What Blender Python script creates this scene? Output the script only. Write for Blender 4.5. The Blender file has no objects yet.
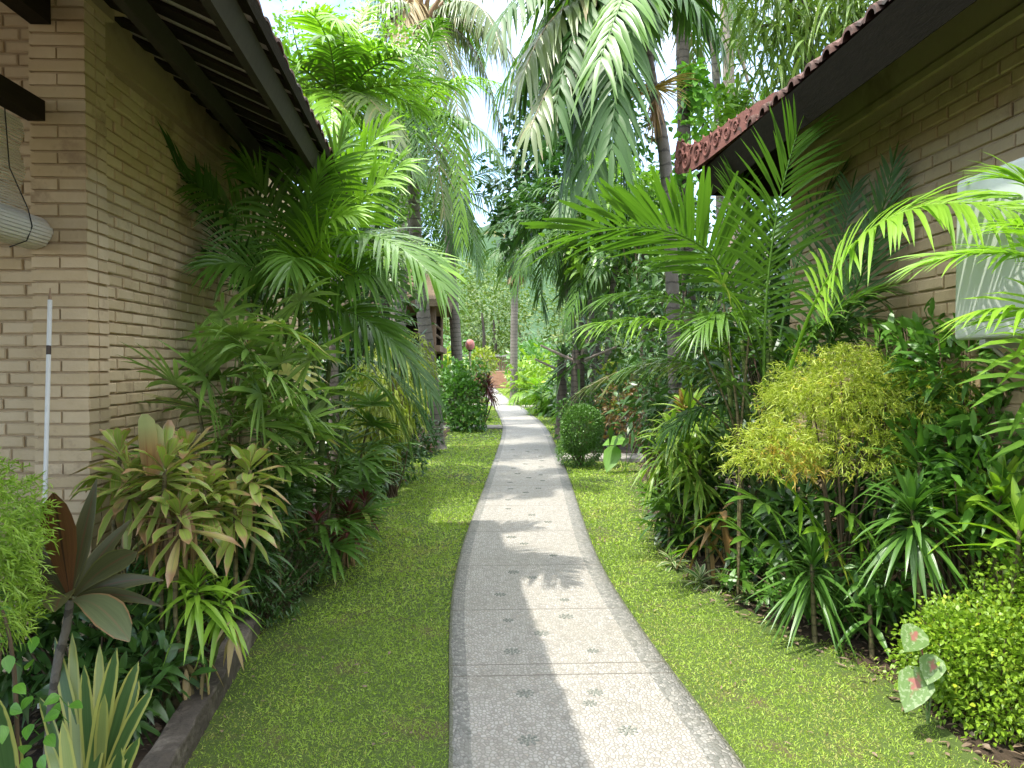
import bpy, bmesh, math
import numpy as np
from mathutils import Matrix, Vector, Euler

# ------------------------------------------------------------------ scene, camera
scene = bpy.context.scene
COL = scene.collection
FPX, CAMZ = 740.0, 1.6
cam_data = bpy.data.cameras.new('camera')
cam = bpy.data.objects.new('camera', cam_data)
COL.objects.link(cam)
cam_data.sensor_width = 36.0
cam_data.lens = FPX / 1024 * 36
cam_data.clip_start = 0.05
cam_data.clip_end = 4000
cam.location = (0, 0, CAMZ)
cam.rotation_euler = Euler((math.radians(90 - 1.39), 0, math.radians(-2.48)), 'XYZ')
scene.camera = cam
RCAM = np.array(cam.rotation_euler.to_matrix())
ORG = np.array([0, 0, CAMZ])

def P(px, py, Y):
    """place in the garden seen at a pixel of the photograph, at distance Y down the path"""
    d = RCAM @ np.array([(px - 512) / FPX, (384 - py) / FPX, -1.0])
    return ORG + d * (Y / d[1])

def G(px, py, z=0.0):
    d = RCAM @ np.array([(px - 512) / FPX, (384 - py) / FPX, -1.0])
    return ORG + d * ((z - CAMZ) / d[2])

def nrm(v):
    v = np.asarray(v, float)
    return v / np.maximum(np.linalg.norm(v, axis=-1, keepdims=True), 1e-9)

def A(*v):
    return np.array(v, float)

# ------------------------------------------------------------------ mesh builder
class MB:
    def __init__(self):
        self.v, self.f, self.uv, self.r, self.m, self.n = [], [], [], [], [], 0

    def add(self, verts, faces, uv=None, rnd=0.5, mi=0):
        verts = np.asarray(verts, float).reshape(-1, 3)
        faces = np.asarray(faces, np.int64)
        if len(faces) == 0:
            return
        self.v.append(verts)
        self.f.append(faces + self.n)
        self.uv.append(np.zeros((len(verts), 2)) if uv is None else np.asarray(uv, float).reshape(-1, 2))
        self.r.append(np.broadcast_to(np.asarray(rnd, float), (len(faces),)).copy())
        self.m.append(np.full(len(faces), mi, np.int32))
        self.n += len(verts)

    def build(self, name, mats, parent=None, smooth=True, origin=None):
        o_loc = np.zeros(3)
        if parent is not None:
            o_loc = np.array(parent.get('_loc', parent.location), float)
        if origin is not None:
            o_loc = np.asarray(origin, float)
        V = np.concatenate(self.v) - o_loc
        UV = np.concatenate(self.uv)
        me = bpy.data.meshes.new(name)
        loops, tots = [], []
        for f in self.f:
            loops.append(f.reshape(-1))
            tots.append(np.full(len(f), f.shape[1], np.int32))
        loops = np.concatenate(loops).astype(np.int32)
        tots = np.concatenate(tots)
        me.vertices.add(len(V)); me.loops.add(len(loops)); me.polygons.add(len(tots))
        me.vertices.foreach_set('co', V.astype(np.float32).ravel())
        me.loops.foreach_set('vertex_index', loops)
        starts = np.zeros(len(tots), np.int32); starts[1:] = np.cumsum(tots)[:-1]
        me.polygons.foreach_set('loop_start', starts)
        me.polygons.foreach_set('loop_total', tots)
        me.polygons.foreach_set('use_smooth', np.full(len(tots), smooth))
        if not isinstance(mats, (list, tuple)):
            mats = [mats]
        for m in mats:
            me.materials.append(m)
        me.polygons.foreach_set('material_index', np.concatenate(self.m))
        uvl = me.uv_layers.new(name='UVMap')
        uvl.data.foreach_set('uv', UV[loops].astype(np.float32).ravel())
        at = me.attributes.new('rnd', 'FLOAT', 'FACE')
        at.data.foreach_set('value', np.concatenate(self.r).astype(np.float32))
        me.update(calc_edges=True)
        me.validate()
        ob = bpy.data.objects.new(name, me)
        COL.objects.link(ob)
        if parent is not None:
            ob.parent = parent
            if '_loc' in parent.keys() or parent.type != 'EMPTY':
                ob.location = (0, 0, 0)
        elif origin is not None:
            ob.location = tuple(origin)
        return ob

def tag(o, label=None, cat=None, group=None, kind=None):
    if label: o['label'] = label
    if cat: o['category'] = cat
    if group: o['group'] = group
    if kind: o['kind'] = kind
    return o

def thing(name, label, cat, loc, group=None):
    o = bpy.data.objects.new(name, None)
    COL.objects.link(o)
    o.empty_display_size = 0.2
    o.location = tuple(float(x) for x in loc)
    return tag(o, label, cat, group)

def sub(mb, name, mats, parent, top, smooth=True):
    """a sub-part: parent is a mesh part whose own origin is the thing's base"""
    ob = mb.build(name, mats, None, smooth, origin=np.array(top.location))
    ob.location = (0, 0, 0)
    ob.parent = parent
    return ob

# ------------------------------------------------------------------ primitives
def tube(mb, pts, rad, sides=7, mi=0, rnd=0.5, cap=True, ring=0.0):
    pts = np.asarray(pts, float); n = len(pts)
    rad = np.broadcast_to(np.asarray(rad, float), (n,)).copy()
    if ring:
        rad[::2] *= 1 + ring
    T = nrm(np.gradient(pts, axis=0))
    ref = A(0, 0, 1) if abs(T[0][2]) < 0.9 else A(1, 0, 0)
    U = nrm(np.cross(T, ref)); W = np.cross(T, U)
    a = np.linspace(0, 2 * np.pi, sides + 1)
    c, s = np.cos(a), np.sin(a)
    V = pts[:, None] + rad[:, None, None] * (c[None, :, None] * U[:, None] + s[None, :, None] * W[:, None])
    ln = np.concatenate([[0], np.cumsum(np.linalg.norm(np.diff(pts, axis=0), axis=1))])
    uv = np.stack(np.broadcast_arrays(np.linspace(0, 1, sides + 1)[None], ln[:, None]), -1)
    i = np.arange(n - 1)[:, None] * (sides + 1) + np.arange(sides)[None]
    F = np.stack([i, i + 1, i + sides + 2, i + sides + 1], -1).reshape(-1, 4)
    mb.add(V.reshape(-1, 3), F, uv.reshape(-1, 2), rnd, mi)
    if cap:
        for k in (0, n - 1):
            ring_v = V[k, :-1]
            vv = np.vstack([ring_v, pts[k][None]])
            j = np.arange(sides)
            f = np.stack([j, (j + 1) % sides, np.full(sides, sides)], -1)
            mb.add(vv, f if k else f[:, ::-1], np.zeros((sides + 1, 2)), rnd, mi)

def bez(p0, p1, p2, n):
    t = np.linspace(0, 1, n)[:, None]
    return (1 - t) ** 2 * p0 + 2 * t * (1 - t) * p1 + t * t * p2

def spline(pts, n):
    """smooth curve through points (Catmull-Rom)"""
    pts = np.asarray(pts, float)
    m = len(pts)
    t = np.linspace(0, m - 1, n)
    i = np.clip(t.astype(int), 0, m - 2); f = (t - i)[:, None]
    g = lambda k: pts[np.clip(k, 0, m - 1)]
    p0, p1, p2, p3 = g(i - 1), g(i), g(i + 1), g(i + 2)
    return 0.5 * (2 * p1 + (p2 - p0) * f + (2 * p0 - 5 * p1 + 4 * p2 - p3) * f ** 2 + (3 * p1 - p0 - 3 * p2 + p3) * f ** 3)

def box(mb, lo, hi, mi=0, rnd=0.5, R=None, c=None):
    lo = np.asarray(lo, float); hi = np.asarray(hi, float)
    V = np.array([[x, y, z] for x in (lo[0], hi[0]) for y in (lo[1], hi[1]) for z in (lo[2], hi[2])])
    if R is not None:
        V = V @ np.asarray(R).T
    if c is not None:
        V = V + c
    F = np.array([[0, 1, 3, 2], [4, 6, 7, 5], [0, 4, 5, 1], [2, 3, 7, 6], [0, 2, 6, 4], [1, 5, 7, 3]])
    Vf = V[F].reshape(-1, 3)                       # split corners so that every face has its own uv
    sz = hi - lo
    uv = []
    for a, b in ((2, 1), (1, 2), (0, 2), (2, 0), (1, 0), (0, 1)):
        uv += [[0, 0], [sz[a], 0], [sz[a], sz[b]], [0, sz[b]]]
    mb.add(Vf, np.arange(24).reshape(6, 4), uv, rnd, mi)

def bevel_box(name, lo, hi, mat, parent, bev=0.01, seg=2, origin=None):
    bm = bmesh.new()
    bmesh.ops.create_cube(bm, size=1.0)
    lo = np.asarray(lo, float); hi = np.asarray(hi, float)
    o = np.asarray(origin if origin is not None else parent.location, float)
    for v in bm.verts:
        v.co = Vector(lo + (np.array(v.co) + 0.5) * (hi - lo) - o)
    bmesh.ops.bevel(bm, geom=bm.edges[:], offset=bev, segments=seg, affect='EDGES', profile=0.5)
    me = bpy.data.meshes.new(name); bm.to_mesh(me); bm.free()
    me.materials.append(mat)
    ob = bpy.data.objects.new(name, me); COL.objects.link(ob)
    ob.parent = parent
    return ob

PROF = {
    'lance':   ([0, .12, .38, .7, .9, 1], [.30, .62, 1, .66, .26, .02]),
    'strap':   ([0, .1, .4, .75, .92, 1], [.55, .85, 1, .88, .5, .04]),
    'leaflet': ([0, .12, .35, .7, .9, 1], [.38, .86, 1, .68, .32, .03]),
    'ovate':   ([0, .1, .35, .65, .87, 1], [.06, .66, 1, .74, .32, .0]),
    'obov':    ([0, .15, .45, .7, .9, 1], [.16, .4, .85, 1, .62, .05]),
    'blade':   ([0, .4, 1], [1, .8, .05]),
    'snake':   ([0, .2, .6, .85, .95, 1], [.55, .8, 1, .75, .35, .02]),
    'clip':    ([0, .12, .35, .7, .9, 1], [.30, .75, 1, .98, .85, .30]),
}

def leaves(mb, base, d, up, L, W, seg=4, droop=0.2, fold=0.15, prof='lance', rnd=None, mi=0, flat=False, wave=0.0, rng=None):
    base = np.atleast_2d(np.asarray(base, float)); N = len(base)
    d = nrm(np.broadcast_to(np.asarray(d, float), (N, 3)))
    up = np.broadcast_to(np.asarray(up, float), (N, 3))
    L = np.broadcast_to(np.asarray(L, float), (N,)); W = np.broadcast_to(np.asarray(W, float), (N,))
    droop = np.broadcast_to(np.asarray(droop, float), (N,))
    side = np.cross(d, up)
    bad = np.linalg.norm(side, axis=1) < 1e-3
    side[bad] = np.cross(d[bad], A(1, .3, .2))
    side = nrm(side); nn = np.cross(side, d)
    t = np.linspace(0, 1, seg + 1)
    sc = 1 / np.sqrt(1 + 0.7 * droop ** 2)
    c = base[:, None] + (L * sc)[:, None, None] * d[:, None] * t[None, :, None]
    c[:, :, 2] -= (L * sc * droop)[:, None] * t[None] ** 2
    # local normal follows the bend
    tan = d[:, None] * np.ones((1, seg + 1, 1)); tan[:, :, 2] = tan[:, :, 2] - 2 * droop[:, None] * t[None]
    tan = nrm(tan)
    nl = nrm(np.cross(np.broadcast_to(side[:, None], tan.shape), tan))
    w = W[:, None] * 0.5 * np.interp(t, *PROF[prof])[None]
    w3 = w[:, :, None]
    if wave and rng is not None:
        ph = rng.uniform(0, 6.28, N)[:, None]
        c = c + nl * (wave * L[:, None] * np.sin(ph + t[None] * 6.0) * t[None])[:, :, None]
    if rnd is None:
        rnd = (rng.random(N) if rng is not None else np.full(N, .5))
    rnd = np.broadcast_to(np.asarray(rnd, float), (N,))
    if flat:
        V = np.stack([c - side[:, None] * w3, c + side[:, None] * w3], 2)
        k = 2
        us = np.array([0, 1.0])
    else:
        off = nl * (fold * w3)
        V = np.stack([c - side[:, None] * w3 + off, c, c + side[:, None] * w3 + off], 2)
        k = 3
        us = np.array([0, .5, 1.0])
    uv = np.stack(np.broadcast_arrays(us[None, None], t[None, :, None] * np.ones((N, 1, 1))), -1)
    per = (seg + 1) * k
    i = np.arange(seg)[:, None] * k + np.arange(k - 1)[None]
    q = np.stack([i, i + 1, i + k + 1, i + k], -1).reshape(-1, 4)
    F = (np.arange(N)[:, None, None] * per + q[None]).reshape(-1, 4)
    mb.add(V.reshape(-1, 3), F, uv.reshape(-1, 2), np.repeat(rnd, len(q)), mi)

def rand_dirs(rng, n, zmin=-1.0, zmax=1.0):
    z = rng.uniform(zmin, zmax, n); a = rng.uniform(0, 2 * np.pi, n)
    r = np.sqrt(np.maximum(0, 1 - z * z))
    return np.stack([r * np.cos(a), r * np.sin(a), z], 1)

# ------------------------------------------------------------------ materials
def new_mat(name):
    m = bpy.data.materials.new(name); m.use_nodes = True
    nt = m.node_tree
    for n in list(nt.nodes): nt.nodes.remove(n)
    out = nt.nodes.new('ShaderNodeOutputMaterial')
    return m, nt, out

def N(nt, typ, **kw):
    n = nt.nodes.new(typ)
    for k, v in kw.items():
        if k in n.inputs.keys():
            n.inputs[k].default_value = v
        else:
            setattr(n, k, v)
    return n

def lk(nt, a, b): nt.links.new(a, b)

def mixc(nt, fac, a, b, blend='MIX'):
    n = nt.nodes.new('ShaderNodeMix'); n.data_type = 'RGBA'; n.blend_type = blend
    n.clamp_factor = True
    for sock, val in ((n.inputs['Factor'], fac), (n.inputs[6], a), (n.inputs[7], b)):
        if hasattr(val, 'is_linked'): lk(nt, val, sock)
        elif isinstance(val, (int, float)): sock.default_value = val
        else: sock.default_value = (*val[:3], 1)
    return n.outputs[2]

def math_n(nt, op, a, b=None, c=None, clamp=False):
    n = nt.nodes.new('ShaderNodeMath'); n.operation = op; n.use_clamp = clamp
    for s, val in zip(n.inputs, (a, b, c)):
        if val is None: continue
        if hasattr(val, 'is_linked'): lk(nt, val, s)
        else: s.default_value = val
    return n.outputs[0]

def ramp(nt, fac, stops):
    n = nt.nodes.new('ShaderNodeValToRGB')
    el = n.color_ramp.elements
    while len(el) < len(stops): el.new(0.5)
    for e, (p, c) in zip(el, stops):
        e.position = p; e.color = (*c, 1) if len(c) == 3 else c
    lk(nt, fac, n.inputs[0])
    return n.outputs[0]

def leaf_mat(name, c1, c2, rough=.42, trans=.3, tip=None, tip_at=.86, edge=None, edge_w=.2, mid=None, spots=None, spec=.5, old=None, old_n=.9, tip_w=.12, blotch=None):
    """c1..c2 vary per leaf; tip = dried tip colour, edge = leaf margin colour, mid = midrib colour, old = colour of a few old leaves"""
    c1 = tuple(x * .72 for x in c1); trans *= .8; rough *= .92
    m, nt, out = new_mat(name)
    at = N(nt, 'ShaderNodeAttribute', attribute_name='rnd')
    uv = N(nt, 'ShaderNodeUVMap', uv_map='UVMap')
    sx = N(nt, 'ShaderNodeSeparateXYZ'); lk(nt, uv.outputs[0], sx.inputs[0])
    geo = N(nt, 'ShaderNodeNewGeometry')
    noi = N(nt, 'ShaderNodeTexNoise', Scale=1.7, Detail=2.0); lk(nt, geo.outputs['Position'], noi.inputs['Vector'])
    f = math_n(nt, 'ADD', math_n(nt, 'MULTIPLY', at.outputs['Fac'], .75), math_n(nt, 'MULTIPLY', math_n(nt, 'SUBTRACT', noi.outputs[0], .38), .9), clamp=True)
    col = mixc(nt, f, c1, c2)
    if old is not None:
        col = mixc(nt, math_n(nt, 'GREATER_THAN', at.outputs['Fac'], old_n), col, old)
    # fine ribs along the leaf
    st = N(nt, 'ShaderNodeTexNoise', Scale=1.0, Detail=1.0)
    cx = N(nt, 'ShaderNodeCombineXYZ')
    lk(nt, math_n(nt, 'MULTIPLY', sx.outputs[0], 14.0), cx.inputs[0])
    lk(nt, math_n(nt, 'MULTIPLY', sx.outputs[1], 1.6), cx.inputs[1])
    lk(nt, math_n(nt, 'MULTIPLY', at.outputs['Fac'], 37.0), cx.inputs[2])
    lk(nt, cx.outputs[0], st.inputs['Vector'])
    col = mixc(nt, math_n(nt, 'MULTIPLY', st.outputs[0], .55), col, tuple(min(1, x * 1.9 + .004) for x in c2))
    if spots is not None:
        sp = N(nt, 'ShaderNodeTexNoise', Scale=60.0, Detail=2.0); lk(nt, geo.outputs['Position'], sp.inputs['Vector'])
        col = mixc(nt, math_n(nt, 'GREATER_THAN', sp.outputs[0], .56), col, spots)
    ax = math_n(nt, 'ABSOLUTE', math_n(nt, 'SUBTRACT', sx.outputs[0], .5))
    if mid is not None:
        col = mixc(nt, math_n(nt, 'LESS_THAN', ax, .035), col, mid)
    if blotch is not None:                         # coloured heart round the leaf's middle
        bn = N(nt, 'ShaderNodeTexNoise', Scale=40.0, Detail=3.0); lk(nt, geo.outputs['Position'], bn.inputs['Vector'])
        dv = math_n(nt, 'ABSOLUTE', math_n(nt, 'SUBTRACT', sx.outputs[1], .36))
        dd = math_n(nt, 'ADD', math_n(nt, 'ADD', ax, math_n(nt, 'MULTIPLY', dv, .8)), math_n(nt, 'MULTIPLY', math_n(nt, 'SUBTRACT', bn.outputs[0], .5), .5))
        mr = N(nt, 'ShaderNodeMapRange'); lk(nt, dd, mr.inputs[0]); mr.inputs[1].default_value = .22; mr.inputs[2].default_value = .08
        col = mixc(nt, mr.outputs[0], col, blotch)
    if edge is not None:
        mr = N(nt, 'ShaderNodeMapRange'); lk(nt, ax, mr.inputs[0])
        mr.inputs[1].default_value = .5 - edge_w * 0.62; mr.inputs[2].default_value = .5 - edge_w * .45
        col = mixc(nt, mr.outputs[0], col, edge)
    if tip is not None:
        tf = math_n(nt, 'ADD', sx.outputs[1], math_n(nt, 'MULTIPLY', math_n(nt, 'SUBTRACT', at.outputs['Fac'], .5), .35))
        mr = N(nt, 'ShaderNodeMapRange'); lk(nt, tf, mr.inputs[0])
        mr.inputs[1].default_value = tip_at; mr.inputs[2].default_value = tip_at + tip_w
        col = mixc(nt, mr.outputs[0], col, tip)
    bs = N(nt, 'ShaderNodeBsdfPrincipled'); bs.inputs['Roughness'].default_value = rough
    bs.inputs['Specular IOR Level'].default_value = spec
    lk(nt, col, bs.inputs['Base Color'])
    bp = N(nt, 'ShaderNodeBump', Strength=.25, Distance=.004); lk(nt, st.outputs[0], bp.inputs['Height'])
    lk(nt, bp.outputs[0], bs.inputs['Normal'])
    tr = N(nt, 'ShaderNodeBsdfTranslucent')
    lk(nt, mixc(nt, 1.0, col, (1.25, 1.45, .55), 'MULTIPLY'), tr.inputs['Color'])
    mx = N(nt, 'ShaderNodeMixShader'); mx.inputs[0].default_value = trans
    lk(nt, bs.outputs[0], mx.inputs[1]); lk(nt, tr.outputs[0], mx.inputs[2])
    lk(nt, mx.outputs[0], out.inputs['Surface'])
    return m

def plain_mat(name, c1, c2=None, rough=.7, scale=8.0, detail=4.0, bump=.2, bdist=.01, spec=.3, coord='Object', metallic=0.0, dirt=None, dirt_at=.58, stretch=None):
    m, nt, out = new_mat(name)
    c2 = c2 or c1
    tc = N(nt, 'ShaderNodeTexCoord')
    vec = tc.outputs[coord]
    if stretch:
        mp = N(nt, 'ShaderNodeMapping'); mp.inputs['Scale'].default_value = stretch
        lk(nt, vec, mp.inputs['Vector']); vec = mp.outputs[0]
    no = N(nt, 'ShaderNodeTexNoise', Scale=scale, Detail=detail, Roughness=.65); lk(nt, vec, no.inputs['Vector'])
    at = N(nt, 'ShaderNodeAttribute', attribute_name='rnd')
    f = math_n(nt, 'ADD', math_n(nt, 'MULTIPLY', math_n(nt, 'SUBTRACT', no.outputs[0], .2), 1.1), math_n(nt, 'MULTIPLY', math_n(nt, 'SUBTRACT', at.outputs['Fac'], .5), .7), clamp=True)
    col = mixc(nt, f, c1, c2)
    if dirt is not None:
        n2 = N(nt, 'ShaderNodeTexNoise', Scale=scale * .3, Detail=6.0, Roughness=.7); lk(nt, vec, n2.inputs['Vector'])
        mr = N(nt, 'ShaderNodeMapRange'); lk(nt, n2.outputs[0], mr.inputs[0])
        mr.inputs[1].default_value = dirt_at - .06; mr.inputs[2].default_value = dirt_at + .1
        col = mixc(nt, mr.outputs[0], col, dirt)
    bs = N(nt, 'ShaderNodeBsdfPrincipled'); bs.inputs['Roughness'].default_value = rough
    bs.inputs['Specular IOR Level'].default_value = spec
    bs.inputs['Metallic'].default_value = metallic
    lk(nt, col, bs.inputs['Base Color'])
    if bump:
        nb = N(nt, 'ShaderNodeTexNoise', Scale=scale * 4, Detail=4.0); lk(nt, vec, nb.inputs['Vector'])
        bp = N(nt, 'ShaderNodeBump', Strength=bump, Distance=bdist); lk(nt, nb.outputs[0], bp.inputs['Height'])
        lk(nt, bp.outputs[0], bs.inputs['Normal'])
    lk(nt, bs.outputs[0], out.inputs['Surface'])
    return m

def bark_mat(name, c1, c2, ring=9.0, rstr=.6):
    m, nt, out = new_mat(name)
    uv = N(nt, 'ShaderNodeUVMap', uv_map='UVMap')
    tc = N(nt, 'ShaderNodeTexCoord')
    sx = N(nt, 'ShaderNodeSeparateXYZ'); lk(nt, uv.outputs[0], sx.inputs[0])
    no = N(nt, 'ShaderNodeTexNoise', Scale=14.0, Detail=5.0, Roughness=.7); lk(nt, tc.outputs['Object'], no.inputs['Vector'])
    big = N(nt, 'ShaderNodeTexNoise', Scale=2.2, Detail=3.0); lk(nt, tc.outputs['Object'], big.inputs['Vector'])
    ph = math_n(nt, 'ADD', math_n(nt, 'MULTIPLY', sx.outputs[1], ring), math_n(nt, 'MULTIPLY', no.outputs[0], .7))
    rg = math_n(nt, 'FRACT', ph)
    groove = math_n(nt, 'LESS_THAN', rg, .18)
    f = math_n(nt, 'MULTIPLY', math_n(nt, 'ADD', no.outputs[0], math_n(nt, 'SUBTRACT', big.outputs[0], .45)), 1.0, clamp=True)
    col = mixc(nt, f, c1, c2)
    col = mixc(nt, math_n(nt, 'MULTIPLY', groove, rstr), col, tuple(x * .45 for x in c1))
    bs = N(nt, 'ShaderNodeBsdfPrincipled'); bs.inputs['Roughness'].default_value = .85
    bs.inputs['Specular IOR Level'].default_value = .2
    lk(nt, col, bs.inputs['Base Color'])
    h = math_n(nt, 'ADD', math_n(nt, 'MULTIPLY', rg, .5), no.outputs[0])
    bp = N(nt, 'ShaderNodeBump', Strength=.6, Distance=.02); lk(nt, h, bp.inputs['Height'])
    lk(nt, bp.outputs[0], bs.inputs['Normal'])
    lk(nt, bs.outputs[0], out.inputs['Surface'])
    return m
# ------------------------------------------------------------------ leaf and bark materials
M = {}
M['palm_deep']  = leaf_mat('palm_deep_green', (.018, .058, .010), (.05, .12, .017), rough=.48, spec=.35, trans=.24)
M['palm_mid']   = leaf_mat('palm_mid_green', (.042, .112, .013), (.10, .20, .024), rough=.33, trans=.32)
M['palm_lime']  = leaf_mat('palm_lime_green', (.10, .25, .016), (.21, .36, .03), rough=.38, trans=.42, old=(.34, .33, .05), old_n=.93)
M['palm_grey']  = leaf_mat('palm_grey_green', (.05, .095, .022), (.13, .17, .05), rough=.34, trans=.25, tip=(.25, .2, .1), tip_at=.9, old=(.24, .2, .09), old_n=.88)
M['palm_dry']   = leaf_mat('palm_dry_straw', (.22, .16, .07), (.36, .27, .13), rough=.6, trans=.25)
M['rhapis']     = leaf_mat('lady_palm_green', (.036, .10, .017), (.10, .20, .03), rough=.3, trans=.26, tip=(.4, .34, .14), tip_at=.95, old=(.30, .32, .08), old_n=.93)
M['rhapis_lt']  = leaf_mat('lady_palm_light_green', (.065, .155, .027), (.18, .28, .055), rough=.3, trans=.3, tip=(.5, .42, .2), tip_at=.9, old=(.42, .36, .12), old_n=.86)
M['drac']       = leaf_mat('dracaena_green', (.028, .088, .017), (.085, .18, .028), rough=.3, trans=.28)
M['drac_lime']  = leaf_mat('dracaena_lime_green', (.13, .28, .022), (.24, .38, .04), rough=.38, trans=.38)
M['song']       = leaf_mat('banded_dracaena', (.07, .17, .02), (.18, .30, .035), rough=.33, trans=.34, edge=(.36, .42, .08), edge_w=.16)
M['croton']     = leaf_mat('faded_ti_leaf', (.12, .22, .035), (.29, .35, .07), rough=.33, trans=.3, edge=(.40, .29, .13), edge_w=.16, tip=(.38, .23, .12), tip_at=.84, old=(.42, .27, .13), old_n=.9, mid=(.30, .30, .12))
M['bract']      = leaf_mat('orange_brown_bract', (.24, .13, .045), (.30, .18, .06), rough=.45, trans=.3, tip=(.33, .34, .14), tip_at=.35, tip_w=.4, mid=(.26, .12, .04))
M['ti_dark']    = leaf_mat('dark_ti_leaf', (.032, .058, .02), (.066, .055, .022), rough=.4, trans=.16, edge=(.10, .10, .03), edge_w=.1, spec=.35, mid=(.09, .05, .025))
M['ti_brown']   = leaf_mat('brown_ti_leaf', (.075, .036, .018), (.12, .05, .022), rough=.42, trans=.2, spec=.35, mid=(.05, .025, .015))
M['ti_pale']    = leaf_mat('dusty_ti_leaf', (.08, .11, .045), (.10, .11, .05), rough=.5, trans=.14, edge=(.22, .13, .06), edge_w=.1, spec=.35, mid=(.14, .12, .06))
M['snake']      = leaf_mat('snake_plant_leaf', (.035, .09, .025), (.07, .13, .035), rough=.35, trans=.1, edge=(.40, .40, .10), edge_w=.34, old=(.30, .33, .10), old_n=.8)
M['vine']       = leaf_mat('vine_leaf', (.06, .19, .02), (.12, .27, .03), rough=.38, trans=.34)
M['aralia']     = leaf_mat('feathery_lime_leaf', (.17, .27, .022), (.34, .38, .045), rough=.45, trans=.36, old=(.46, .32, .04), old_n=.9)
M['aralia_gr']  = leaf_mat('feathery_green_leaf', (.13, .27, .02), (.27, .39, .045), rough=.45, trans=.36)
M['aralia_or']  = leaf_mat('feathery_orange_leaf', (.32, .30, .03), (.40, .25, .04), rough=.45, trans=.34)
M['duranta']    = leaf_mat('hedge_bright_leaf', (.08, .20, .016), (.23, .34, .028), rough=.34, trans=.34, old=(.40, .40, .04), old_n=.95)
M['hedge']      = leaf_mat('clipped_hedge_leaf', (.03, .10, .014), (.085, .18, .025), rough=.36, trans=.26)
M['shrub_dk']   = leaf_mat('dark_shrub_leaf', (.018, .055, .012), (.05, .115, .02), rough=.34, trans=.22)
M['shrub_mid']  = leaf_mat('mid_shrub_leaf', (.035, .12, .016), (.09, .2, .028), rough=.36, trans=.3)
M['shrub_yel']  = leaf_mat('yellow_green_shrub_leaf', (.11, .19, .018), (.24, .28, .03), rough=.4, trans=.38)
M['maroon']     = leaf_mat('maroon_leaf', (.05, .014, .016), (.13, .032, .03), rough=.36, trans=.2, old=(.2, .1, .05), old_n=.85)
M['redmix']     = leaf_mat('red_green_croton_leaf', (.06, .12, .02), (.17, .08, .03), rough=.36, trans=.26)
M['caladium']   = leaf_mat('caladium_leaf', (.10, .19, .05), (.14, .22, .07), rough=.45, trans=.3, spots=(.26, .34, .17), blotch=(.34, .13, .11))
M['taro']       = leaf_mat('taro_leaf', (.12, .25, .04), (.15, .30, .05), rough=.45, trans=.4)
M['varieg']     = leaf_mat('white_edged_leaf', (.05, .13, .03), (.1, .19, .05), rough=.4, trans=.26, edge=(.46, .46, .26), edge_w=.4)
M['tree_lt']    = leaf_mat('light_tree_leaf', (.06, .17, .016), (.17, .30, .03), rough=.38, trans=.38)
M['tree_mid']   = leaf_mat('mid_tree_leaf', (.035, .11, .014), (.10, .20, .025), rough=.38, trans=.32)
M['tree_dk']    = leaf_mat('dark_tree_leaf', (.014, .055, .010), (.04, .11, .018), rough=.32, trans=.25)
M['dry']        = leaf_mat('dry_brown_leaf', (.16, .085, .035), (.32, .2, .1), rough=.6, trans=.2)
M['dry_or']     = leaf_mat('dry_orange_leaf', (.17, .09, .03), (.26, .16, .05), rough=.5, trans=.25)
M['litter']     = leaf_mat('dead_leaf_litter', (.075, .048, .028), (.19, .135, .085), rough=.7, trans=.05)
M['flower']     = leaf_mat('palm_flower_straw', (.42, .30, .06), (.5, .4, .1), rough=.5, trans=.2)
M['strap_tree'] = leaf_mat('hanging_strap_leaf', (.05, .13, .02), (.17, .25, .05), rough=.34, trans=.3)
M['bark_grey']  = bark_mat('grey_palm_bark', (.10, .088, .07), (.25, .22, .185), ring=7.0)
M['bark_dk']    = bark_mat('dark_palm_bark', (.05, .042, .033), (.13, .11, .085), ring=9.0)
M['bark_pink']  = bark_mat('pale_pinkish_bark', (.30, .23, .19), (.46, .38, .32), ring=2.0, rstr=.3)
M['cane']       = bark_mat('thin_cane_bark', (.10, .085, .04), (.22, .18, .09), ring=16.0)
M['cane_green'] = bark_mat('green_cane_bark', (.07, .12, .03), (.16, .2, .06), ring=10.0)
M['twig']       = plain_mat('brown_twig', (.09, .06, .035), (.17, .12, .075), scale=20)

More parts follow.
